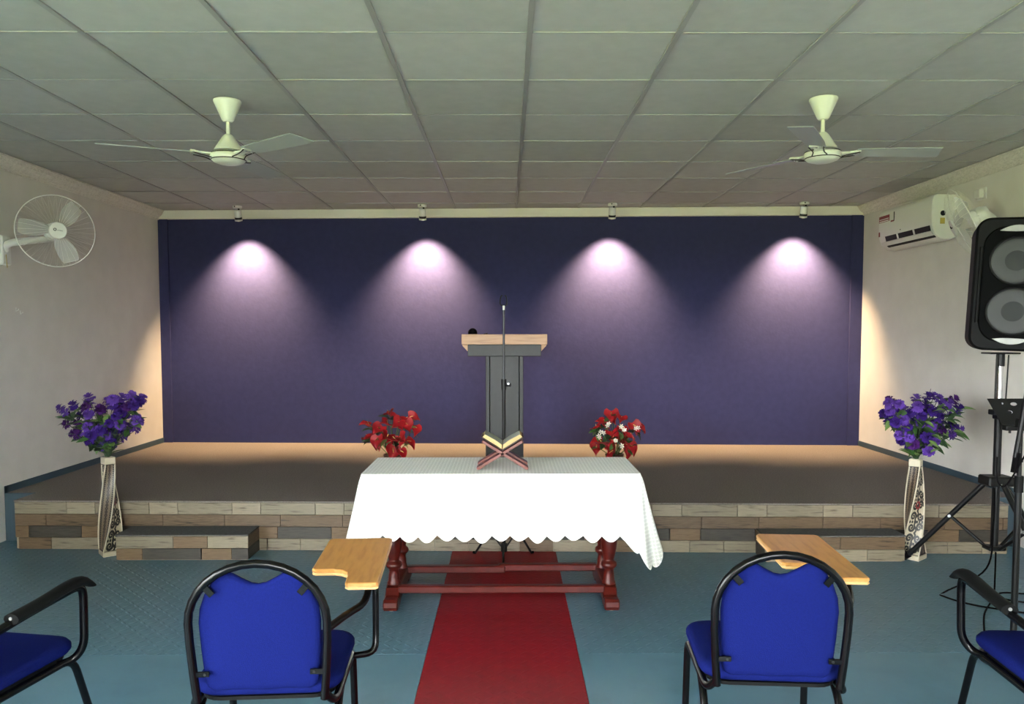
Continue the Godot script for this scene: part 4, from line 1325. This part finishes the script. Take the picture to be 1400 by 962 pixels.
# ---------------------------------------------------------------- wall fans
func wall_fan(called_label: String, at: Vector3, axis: Vector3, spin: float, wall_x: float) -> void:
	var t := thing("wall_fan", called_label, "fan", at)
	var z := axis.normalized()
	var x := Vector3.UP.cross(z).normalized()
	var y := z.cross(x)
	var B := Basis(x, y, z)
	var R := 0.245
	var s := Shape.new()
	var loop := []
	for k in 65:
		loop.append(Vector3(cos(TAU * k / 64.0) * R, sin(TAU * k / 64.0) * R, 0))
	s.tube(loop, 0.0036, 8, false)
	part("guard_rim", s, M.white_plastic, t).basis = B
	# wire guards front and back
	for side in [1.0, -1.0]:
		var g := Shape.new()
		for k in 36:
			var a := TAU * k / 36.0
			var d := Vector3(cos(a), sin(a), 0)
			g.tube([d * 0.05 + Vector3(0, 0, side * 0.075), d * 0.16 + Vector3(0, 0, side * 0.062), d * 0.225 + Vector3(0, 0, side * 0.03), d * R], 0.0008, 4, false)
		var w := part("wire_guard", g, M.wire, t)
		w.basis = B
		w.set_meta("kind", "stuff")
	s = Shape.new()
	s.xf = Transform3D(Basis(Vector3.RIGHT, PI / 2), Vector3(0, 0, 0.068))
	s.lathe([Vector2(0.058, 0.0), Vector2(0.057, 0.008), Vector2(0.05, 0.0125), Vector2(0, 0.014)], 32)
	var cap := part("cap", s, M.white_plastic, t)
	cap.basis = B
	# round mark and small lettering on the cap
	s = Shape.new()
	loop = []
	for k in 21:
		loop.append(Vector3(-0.019 + cos(TAU * k / 20.0) * 0.008, 0.006 + sin(TAU * k / 20.0) * 0.008, 0.0825))
	s.tube(loop, 0.0024, 6, false)
	part("mark", s, M.black_and_slot_shade, cap)
	var tm := TextMesh.new()
	tm.text = "orient"
	var f := SystemFont.new()
	f.font_names = PackedStringArray(["Droid Sans"])
	tm.font = f
	tm.font_size = 16
	tm.pixel_size = 0.00075
	tm.depth = 0.0012
	var tx := part("lettering", tm, M.black_and_slot_shade, cap)
	tx.position = Vector3(0.012, 0.001, 0.0822)
	tx.rotation.z = -0.12
	for k in 3:
		var a := spin + TAU * k / 3.0
		var b := Shape.new()
		var P := []
		var U := []
		for i in 9:
			var r := 0.045 + 0.18 * i / 8.0
			var hw := 0.028 + 0.030 * sin(PI * minf(1.0, i / 8.0 * 0.8))
			var row := []
			var ur := []
			for j in 5:
				var w := (j / 4.0 - 0.5) * 2.0
				var p := Vector3(r, w * hw + 0.02 * sin(i / 8.0 * 1.5), w * 0.022 - 0.004)
				row.append(Basis(Vector3(0, 0, 1), a) * p)
				ur.append(Vector2(i, j))
			P.append(row)
			U.append(ur)
		b.sheet(P, U, false, Vector3(0, 0, 1))
		part("blade", b, M.clear_blade, t).basis = B
	s = Shape.new()
	s.xf = Transform3D(Basis(Vector3.RIGHT, -PI / 2), Vector3(0, 0, -0.05))
	s.lathe([Vector2(0, -0.02), Vector2(0.05, -0.02), Vector2(0.062, 0.0), Vector2(0.062, 0.07), Vector2(0.05, 0.10), Vector2(0, 0.11)], 24)
	part("motor", s, M.white_plastic, t).basis = B
	# arm and bracket on the wall
	var side := signf(wall_x)
	var wp := Vector3(wall_x - at.x, -0.14, 0.07)
	var back := z * -0.13
	part("arm", pipe(curve([back, back * 1.3 + Vector3(0, -0.04, 0.0), Vector3(wp.x - side * 0.06, wp.y + 0.05, wp.z), Vector3(wp.x - side * 0.02, wp.y, wp.z)], 6), [0.028, 0.028, 0.028, 0.027, 0.027, 0.026, 0.026, 0.026, 0.025, 0.025, 0.025, 0.025, 0.024, 0.024, 0.024, 0.024, 0.024, 0.024, 0.024], 12), M.white_plastic, t)
	part("bracket", bx(wp.x - side * 0.035, wp.y - 0.10, wp.z - 0.05, wp.x - side * 0.001, wp.y + 0.10, wp.z + 0.05, 0.008), M.white_plastic, t)
	part("pull_cord", pipe([Vector3(wp.x - side * 0.04, wp.y - 0.03, wp.z + 0.02), Vector3(wp.x - side * 0.045, wp.y - 0.12, wp.z + 0.02)], 0.0025, 6), M.label_yellow, t)

func build_wall_fans() -> void:
	wall_fan("white wall fan with round wire guard on the wall above the purple flowers", Vector3(-3.13, 2.135, -5.52), Vector3(0.62, -0.05, 0.78), 2.95, XL)
	wall_fan("white wall fan seen edge-on between air conditioner and loudspeaker", Vector3(3.10, 2.17, -5.36), Vector3(-0.85, -0.40, -0.32), 0.6, XR)

# ---------------------------------------------------------------- air conditioner
func build_air_conditioner() -> void:
	var t := thing("air_conditioner", "white split air conditioner high on the wall beside the navy wall", "air conditioner", Vector3(XR, 2.13, -6.42))
	var hz := 0.43
	var prof := PackedVector2Array([Vector2(0.0, 0.34), Vector2(-0.165, 0.345), Vector2(-0.19, 0.335), Vector2(-0.205, 0.30), Vector2(-0.207, 0.18), Vector2(-0.20, 0.10), Vector2(-0.18, 0.05), Vector2(-0.15, 0.02), Vector2(-0.11, 0.003), Vector2(-0.06, 0.0), Vector2(0.0, 0.03)])
	var s := Shape.new()
	s.prism(prof, Vector3(-0.001, 0, -hz), Vector3.RIGHT, Vector3.UP, Vector3(0, 0, 2 * hz), 0.006, true)
	part("casing", s, M.white_plastic, t)
	var u := Vector3(0.03, -0.05, 0).normalized()
	# near-black strip painted as the vent slot shade, two white dividers, louvre below
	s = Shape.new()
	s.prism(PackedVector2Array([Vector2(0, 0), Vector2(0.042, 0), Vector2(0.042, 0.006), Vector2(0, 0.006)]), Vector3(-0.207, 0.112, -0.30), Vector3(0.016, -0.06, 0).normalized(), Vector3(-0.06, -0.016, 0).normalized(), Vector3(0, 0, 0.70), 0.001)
	part("outlet_shade", s, M.black_and_slot_shade, t, "near-black strip painted as the shade inside the air vent")
	for z in [-0.10, 0.16]:
		s = Shape.new()
		s.prism(PackedVector2Array([Vector2(0, 0), Vector2(0.044, 0), Vector2(0.044, 0.011), Vector2(0, 0.011)]), Vector3(-0.207, 0.113, z), Vector3(0.016, -0.06, 0).normalized(), Vector3(-0.06, -0.016, 0).normalized(), Vector3(0, 0, 0.022), 0.001)
		part("divider", s, M.white_plastic, t)
	s = Shape.new()
	s.prism(PackedVector2Array([Vector2(0, 0), Vector2(0.034, 0), Vector2(0.034, 0.005), Vector2(0, 0.005)]), Vector3(-0.198, 0.068, -0.38), Vector3(0.04, -0.05, 0).normalized(), Vector3(-0.05, -0.04, 0).normalized(), Vector3(0, 0, 0.79), 0.001)
	part("louvre", s, M.white_plastic, t)
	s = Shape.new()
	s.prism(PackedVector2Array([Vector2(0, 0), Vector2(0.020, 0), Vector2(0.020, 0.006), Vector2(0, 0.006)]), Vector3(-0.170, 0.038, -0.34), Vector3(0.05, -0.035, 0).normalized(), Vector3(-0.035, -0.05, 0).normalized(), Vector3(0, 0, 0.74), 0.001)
	part("lower_slot_shade", s, M.black_and_slot_shade, t)  # solid near-black strip, its colour stands in for the shade of a slot
	# stickers on the front near the navy wall
	part("sticker", bx(-0.2085, 0.236, -0.42, -0.2055, 0.29, -0.24, 0.0), M.label_red, t, "red and white sticker")
	part("sticker_line", bx(-0.2095, 0.258, -0.41, -0.2060, 0.264, -0.25, 0.0), M.label_white, t)
	part("sticker_line", bx(-0.2095, 0.240, -0.41, -0.2060, 0.248, -0.25, 0.0), M.label_white, t)
	part("sticker", bx(-0.2085, 0.225, -0.165, -0.2055, 0.30, -0.155, 0.0), M.cone_dark, t)
	part("sticker", bx(-0.2085, 0.222, -0.215, -0.2055, 0.234, -0.16, 0.0), M.label_red, t)
	part("sticker", bx(-0.2075, 0.12, -0.425, -0.205, 0.16, -0.405, 0.0), M.label_red, t)
	part("sensor_dot", bx(-0.2065, 0.135, -0.06, -0.204, 0.143, -0.05, 0.0), M.cone_dark, t)
	# end cap with vent mark and yellow label
	part("end_mark", pipe([Vector3(-0.125, 0.20, hz), Vector3(-0.125, 0.20, hz + 0.003)], 0.02, 14), M.cone_dark, t)
	part("end_label", bx(-0.145, 0.12, hz, -0.11, 0.165, hz + 0.002, 0.0), M.label_yellow, t)
	# small junction box on the wall
	var j := thing("junction_box", "small white junction box on the wall above the loudspeaker", "junction box", Vector3(XR - 0.001, 2.38, -5.70))
	part("plate", bx(-0.012, 0.0, -0.05, 0.0, 0.085, 0.05, 0.003), M.white_plastic, j)
	part("cover", bx(-0.045, 0.012, -0.035, -0.0125, 0.073, 0.035, 0.006), M.white_plastic, j)

# ---------------------------------------------------------------- twisted vases with purple flowers
func vase(at: Vector3, turn: float, twist: float, label: String) -> void:
	var t := thing("vase", label, "vase", at, turn)
	var H := 0.635
	var y0 := 0.032
	var side := func(f: float) -> float: return lerpf(0.112, 0.058, pow(f, 0.85)) / 2.0
	var rows := 30
	for k in 4:
		# one face, slightly hollow between two cream corner ribs
		var s := Shape.new()
		var P := []
		var U := []
		var ribs := []
		for i in rows + 1:
			var f := float(i) / rows
			var hw: float = side.call(f)
			var a := PI / 2 * k + twist * f
			var row := []
			var ur := []
			var by := Basis(Vector3.UP, a)
			for j in 5:
				var w := j / 4.0 - 0.5
				row.append(by * Vector3(w * 2 * hw, y0 + f * (H - 0.075), hw - 0.004 * (1.0 - pow(absf(w) * 2.0, 4.0))))
				ur.append(Vector2(w + 0.5, 1.0 - f))
			P.append(row)
			U.append(ur)
			ribs.append(by * Vector3(hw, y0 + f * (H - 0.075), hw))
		s.sheet(P, U, false, Vector3.ZERO, Vector3(0, H / 2, 0))
		part("face", s, M.ornament if k % 2 == 0 else M.zigzag, t)
		part("rib", pipe(ribs, 0.0045, 6), M.cream, t)
	part("plinth", bx(-0.060, 0.0, -0.060, 0.060, 0.034, 0.060, 0.005), M.cream, t)
	part("plinth_line", bx(-0.0585, 0.034, -0.0585, 0.0585, 0.037, 0.0585, 0.001), M.cream_dark, t)
	var nk := Node3D.new()
	var n := part("neck", bx(-0.034, H - 0.045, -0.034, 0.034, H, 0.034, 0.004), M.cream, t)
	n.rotation.y = twist
	nk.free()
	var nl := part("neck_line", bx(-0.0325, H - 0.0485, -0.0325, 0.0325, H - 0.045, 0.0325, 0.0), M.cream_dark, t)
	nl.rotation.y = twist

func blossom_mesh(seed_: int) -> ArrayMesh:
	# ruffled pom-pom blossom: three tiers of notched petals
	var r := RandomNumberGenerator.new()
	r.seed = seed_
	var s := Shape.new()
	for tier in 3:
		var cnt: int = [10, 9, 6][tier]
		var tilt: float = [-0.1, 0.55, 1.1][tier]
		var len: float = [0.041, 0.038, 0.031][tier]
		for k in cnt:
			var a := TAU * k / cnt + tier * 0.4 + r.randf_range(-0.15, 0.15)
			var tl := tilt + r.randf_range(-0.38, 0.38)
			var d := Vector3(cos(a) * cos(tl), sin(tl), sin(a) * cos(tl))
			var sd := Vector3(-sin(a), 0, cos(a))
			var up := d.cross(sd)
			if up.y < 0:
				up = -up
			var base := Vector3(0, 0.004 * tier, 0)
			var w := len * 0.34
			var p1 := base + d * len * 0.6 + sd * w + up * r.randf_range(-0.004, 0.008)
			var p2 := base + d * len * 0.6 - sd * w + up * r.randf_range(-0.004, 0.008)
			var q1 := base + d * len * 0.98 + sd * w * 0.6 - up * r.randf_range(0.0, 0.008)
			var q2 := base + d * len * 0.98 - sd * w * 0.6 - up * r.randf_range(0.0, 0.008)
			var m := base + d * len * 0.86
			s.flat(base, p1, p2, up)
			s.flat(p1, q1, m, up)
			s.flat(p2, q2, m, up)
			s.flat(p1, m, p2, up)
	return s.mesh()

func leaf_mesh(len: float, wide: float, droop: float) -> ArrayMesh:
	var s := Shape.new()
	var P := []
	var U := []
	for i in 6:
		var f := i / 5.0
		var hw := wide * sin(PI * pow(f, 0.8)) * 0.5 + 0.0004
		var y := -droop * f * f * len
		P.append([Vector3(-hw, y + hw * 0.35, -f * len), Vector3(0, y, -f * len), Vector3(hw, y + hw * 0.35, -f * len)])
		U.append([Vector2(0, f), Vector2(0.5, f), Vector2(1, f)])
	s.sheet(P, U, false, Vector3.UP)
	return s.mesh()

func aim(o: Node3D, at: Vector3, dir: Vector3, roll: float, along_y: bool) -> void:
	var d := dir.normalized()
	var x := d.cross(Vector3.UP if absf(d.y) < 0.95 else Vector3.RIGHT).normalized()
	var b := Basis(x, d, x.cross(d)) if along_y else Basis(x, x.cross(-d) * -1.0, -d)
	if not along_y:
		b = Basis(x, x.cross(d), -d)
	o.transform = Transform3D(b * Basis(Vector3.UP if along_y else Vector3(0, 0, 1), roll), at)

func purple_bouquet(at: Vector3, seed_: int, extra: Array, label: String) -> void:
	var t := thing("flower_bouquet", label, "flowers", at)
	var r := RandomNumberGenerator.new()
	r.seed = seed_
	var meshes := [blossom_mesh(seed_), blossom_mesh(seed_ + 1), blossom_mesh(seed_ + 2)]
	var leaves := [leaf_mesh(0.095, 0.042, 0.3), leaf_mesh(0.075, 0.036, 0.1)]
	var spots := []
	var tries := 0
	while spots.size() < 68 and tries < 9000:
		tries += 1
		var x := r.randf_range(-0.25, 0.25)
		var y := r.randf_range(0.06, 0.40)
		var z := r.randf_range(-0.13, 0.13)
		# heart: two lobes over a wedge
		var lobe := minf(Vector2((x + 0.115) / 0.135, (y - 0.255) / 0.125).length(), Vector2((x - 0.125) / 0.130, (y - 0.275) / 0.125).length())
		var wedge := absf(x) < (y - 0.02) * 0.85 and y < 0.27
		if lobe > 1.0 and not wedge:
			continue
		if Vector2(z / 0.135, x / 0.27).length() > 1.0:
			continue
		var ok := true
		for p in spots:
			if p.distance_to(Vector3(x, y, z)) < 0.047:
				ok = false
				break
		if ok:
			spots.append(Vector3(x, y, z))
	spots.append_array(extra)
	for p in spots:
		var o := part("blossom", meshes[r.randi() % 3], M.violet[[0, 0, 1, 1, 1, 2][r.randi() % 6]], t)
		var d: Vector3 = p - Vector3(0, 0.12, -0.06)
		aim(o, p, d + Vector3(0, 0.03, 0.03), r.randf() * TAU, true)
		o.scale = Vector3.ONE * r.randf_range(0.82, 1.05)
		var stem := part("stem", pipe([Vector3(r.randf_range(-0.012, 0.012), 0.0, r.randf_range(-0.012, 0.012)), p * Vector3(0.35, 0.5, 0.35), p], 0.0022, 4), M.leaf[0], t)
	for k in 105:
		var p: Vector3 = spots[r.randi() % spots.size()] * r.randf_range(0.66, 1.02)
		var o := part("leaf", leaves[r.randi() % 2], M.leaf[[0, 0, 0, 1, 1, 2][r.randi() % 6]], t)
		var d := Vector3(p.x * 2.5 + r.randf_range(-0.3, 0.3), r.randf_range(-0.25, 0.45), r.randf_range(-0.2, 0.8))
		aim(o, p, d, r.randf_range(-0.6, 0.6), false)
	for k in 26:
		var p: Vector3 = spots[r.randi() % spots.size()]
		var o := part("leaf", leaves[1], M.leaf[[0, 1, 1, 2][r.randi() % 4]], t)
		aim(o, Vector3(p.x * 0.9, p.y * 0.9, maxf(p.z, 0.0) + 0.03), Vector3(p.x * 2.0 + r.randf_range(-0.6, 0.6), r.randf_range(-0.5, 0.4), 0.5), r.randf_range(-0.6, 0.6), false)
	for k in 14:
		var a := TAU * k / 14.0
		var o := part("leaf", leaves[0], M.leaf[1 + r.randi() % 2], t)
		aim(o, Vector3(cos(a) * 0.012, r.randf_range(0.005, 0.05), sin(a) * 0.012), Vector3(cos(a), r.randf_range(0.5, 1.1), sin(a)), r.randf_range(-0.4, 0.4), false)
	# thin stamens standing out of the top flowers
	for k in 8:
		var p: Vector3 = spots[k * 5 % spots.size()]
		if p.y > 0.26:
			part("stamen", pipe([p, p + Vector3(r.randf_range(-0.02, 0.02), 0.055, 0.0)], 0.0016, 4), M.violet[2], t)

func build_vases() -> void:
	vase(Vector3(-2.568, 0, -5.032), -140.0, deg_to_rad(100), "twisted black and cream vase standing against the step on the wall fan side")
	vase(Vector3(2.572, 0, -4.897), -50.0, deg_to_rad(100), "twisted black and cream vase with red motif behind the speaker tripod leg")
	purple_bouquet(Vector3(-2.568, 0.637, -5.032), 101, [Vector3(-0.28, 0.31, 0.02), Vector3(0.175, 0.395, 0.03)], "heart-shaped bunch of purple artificial flowers in the vase below the wall fan")
	purple_bouquet(Vector3(2.572, 0.637, -4.897), 202, [Vector3(0.215, 0.37, 0.02), Vector3(0.25, 0.19, 0.03)], "heart-shaped bunch of purple artificial flowers in the vase beside the loudspeaker stand")

# ---------------------------------------------------------------- red flowers behind the table
func spathe_mesh(seed_: int) -> ArrayMesh:
	# heart-shaped waxy bract, cupped, tip forward along -z
	var s := Shape.new()
	var P := []
	var U := []
	for i in 9:
		var f := i / 8.0
		var hw := 0.060 * sin(PI * pow(0.08 + 0.92 * f, 0.62)) + 0.0006
		var row := []
		var ur := []
		for j in 7:
			var w := j / 3.0 - 1.0
			row.append(Vector3(w * hw, 0.022 * w * w - 0.03 * f * f + 0.006 * sin(f * 9.0 + seed_), 0.028 - f * 0.115 + (0.012 * absf(w) if f < 0.15 else 0.0)))
			ur.append(Vector2(w, f))
		P.append(row)
		U.append(ur)
	s.sheet(P, U, false, Vector3.UP)
	return s.mesh()

func star_mesh() -> ArrayMesh:
	var s := Shape.new()
	for k in 5:
		var a := TAU * k / 5.0
		var d := Vector3(cos(a), 0.25, sin(a))
		var sd := Vector3(-sin(a), 0, cos(a))
		s.flat(Vector3.ZERO, d * 0.012 + sd * 0.006, d * 0.012 - sd * 0.006, Vector3.UP)
		s.flat(d * 0.022, d * 0.012 + sd * 0.006, d * 0.012 - sd * 0.006, Vector3.UP)
	return s.mesh()

func red_flowers(at: Vector3, seed_: int, spots: Array, white: Array, label: String) -> void:
	var t := thing("potted_flowers", label, "flowers", at)
	var r := RandomNumberGenerator.new()
	r.seed = seed_
	var pot := Shape.new()
	pot.lathe([Vector2(0, 0), Vector2(0.05, 0), Vector2(0.056, 0.01), Vector2(0.072, 0.11), Vector2(0.076, 0.115), Vector2(0.074, 0.125), Vector2(0.066, 0.125), Vector2(0.06, 0.10), Vector2(0, 0.10)], 24, true)
	part("pot", pot, M.pot, t)
	var sm := [spathe_mesh(1), spathe_mesh(2)]
	var lv := [leaf_mesh(0.10, 0.055, 0.35), leaf_mesh(0.08, 0.045, 0.2)]
	var st := star_mesh()
	var more := []
	for k in 7:
		var p: Vector3 = spots[k * 2]
		more.append(Vector3(p.x * 0.7 + r.randf_range(-0.03, 0.03), p.y - 0.03, p.z - 0.05))
	for p in spots + more:
		var o := part("flower", sm[r.randi() % 2], M.red[r.randi() % 2], t)
		var d := Vector3(p.x * 3.0 + r.randf_range(-0.5, 0.5), (p.y - 0.33) * 2.0 + r.randf_range(-0.7, 0.35), 0.5 + r.randf_range(-0.2, 0.3))
		aim(o, p, d, r.randf_range(-0.9, 0.9), false)
		o.scale = Vector3.ONE * r.randf_range(0.82, 1.05)
		part("spadix", pipe([Vector3(0, 0.004, 0.01), Vector3(0, 0.018, -0.012), Vector3(0, 0.026, -0.03)], [0.004, 0.004, 0.0025], 6), M.yellow, o, "pale yellow spadix")
		part("stem", pipe([Vector3(r.randf_range(-0.02, 0.02), 0.09, r.randf_range(-0.02, 0.02)), p * Vector3(0.5, 0.62, 0.5) + Vector3(0, 0.02, 0), p], 0.003, 5), M.leaf[1], t)
	for k in 34:
		var p: Vector3 = spots[r.randi() % spots.size()] * Vector3(0.8, 0.9, 0.6)
		p.y = maxf(p.y, 0.12)
		var o := part("leaf", lv[r.randi() % 2], M.leaf[r.randi() % 3], t)
		aim(o, p, Vector3(p.x * 4 + r.randf_range(-0.5, 0.5), r.randf_range(-0.4, 0.5), r.randf_range(-0.2, 0.9)), r.randf_range(-0.6, 0.6), false)
	for p in white:
		for k in 2:
			var o := part("small_blossom", st, M.petal_white, t, "tiny white blossom")
			aim(o, p + Vector3(r.randf_range(-0.02, 0.02), r.randf_range(-0.015, 0.015), 0.01 * k), Vector3(r.randf_range(-0.3, 0.3), 0.4, 1.0), r.randf() * TAU, true)
		part("stem", pipe([Vector3(0, 0.09, 0), p * Vector3(0.5, 0.65, 0.5), p], 0.0018, 4), M.leaf[2], t)

func build_red_flowers() -> void:
	red_flowers(Vector3(-0.925, STAGE + 0.001, -6.3), 5, [Vector3(-0.02, 0.46, 0.03), Vector3(-0.03, 0.385, 0.10), Vector3(0.06, 0.39, 0.08), Vector3(0.12, 0.375, 0.07), Vector3(0.15, 0.42, 0.0), Vector3(0.18, 0.34, 0.03), Vector3(-0.19, 0.36, 0.02), Vector3(-0.10, 0.34, 0.05), Vector3(-0.18, 0.265, 0.06), Vector3(-0.10, 0.26, 0.12), Vector3(-0.03, 0.28, 0.11), Vector3(0.03, 0.26, 0.12), Vector3(0.08, 0.275, 0.12), Vector3(0.13, 0.23, 0.05), Vector3(0.02, 0.18, 0.13), Vector3(0.08, 0.16, 0.12)], [], "red anthurium bunch on the stage on the doorway side of the lectern")
	red_flowers(Vector3(0.865, STAGE + 0.001, -6.3), 9, [Vector3(-0.03, 0.45, 0.02), Vector3(0.04, 0.425, 0.08), Vector3(-0.09, 0.39, 0.05), Vector3(-0.15, 0.345, 0.05), Vector3(0.15, 0.355, 0.04), Vector3(0.19, 0.345, 0.0), Vector3(-0.04, 0.31, 0.12), Vector3(0.05, 0.33, 0.09), Vector3(0.08, 0.29, 0.12), Vector3(-0.13, 0.235, 0.10), Vector3(-0.02, 0.24, 0.13), Vector3(0.05, 0.22, 0.13), Vector3(0.11, 0.20, 0.11), Vector3(-0.03, 0.16, 0.13), Vector3(-0.15, 0.19, 0.04)], [Vector3(0.03, 0.37, 0.14), Vector3(-0.12, 0.325, 0.14), Vector3(-0.08, 0.375, 0.12), Vector3(0.045, 0.33, 0.17), Vector3(0.0, 0.265, 0.18), Vector3(0.155, 0.335, 0.1), Vector3(0.02, 0.205, 0.18), Vector3(-0.15, 0.285, 0.12)], "red anthurium bunch with tiny white blossoms on the stage beside the lectern")

# ---------------------------------------------------------------- small wall things
func build_small_things() -> void:
	for p in [Vector3(XL + 0.001, 1.595, -5.58), Vector3(XL + 0.001, 1.575, -5.63)]:
		var t := thing("wall_hook", "tiny white plastic hook below the wall fan, %s of the pair" % ("upper" if p.y > 1.58 else "lower"), "hook", p, 0, "wall hooks")
		part("plate", bx(0, -0.014, -0.008, 0.003, 0.014, 0.008, 0.001), M.white_plastic, t)
		part("peg", pipe(bend([Vector3(0.002, -0.004, 0), Vector3(0.016, -0.006, 0), Vector3(0.018, 0.006, 0)], 0.006), 0.003, 6), M.white_plastic, t)
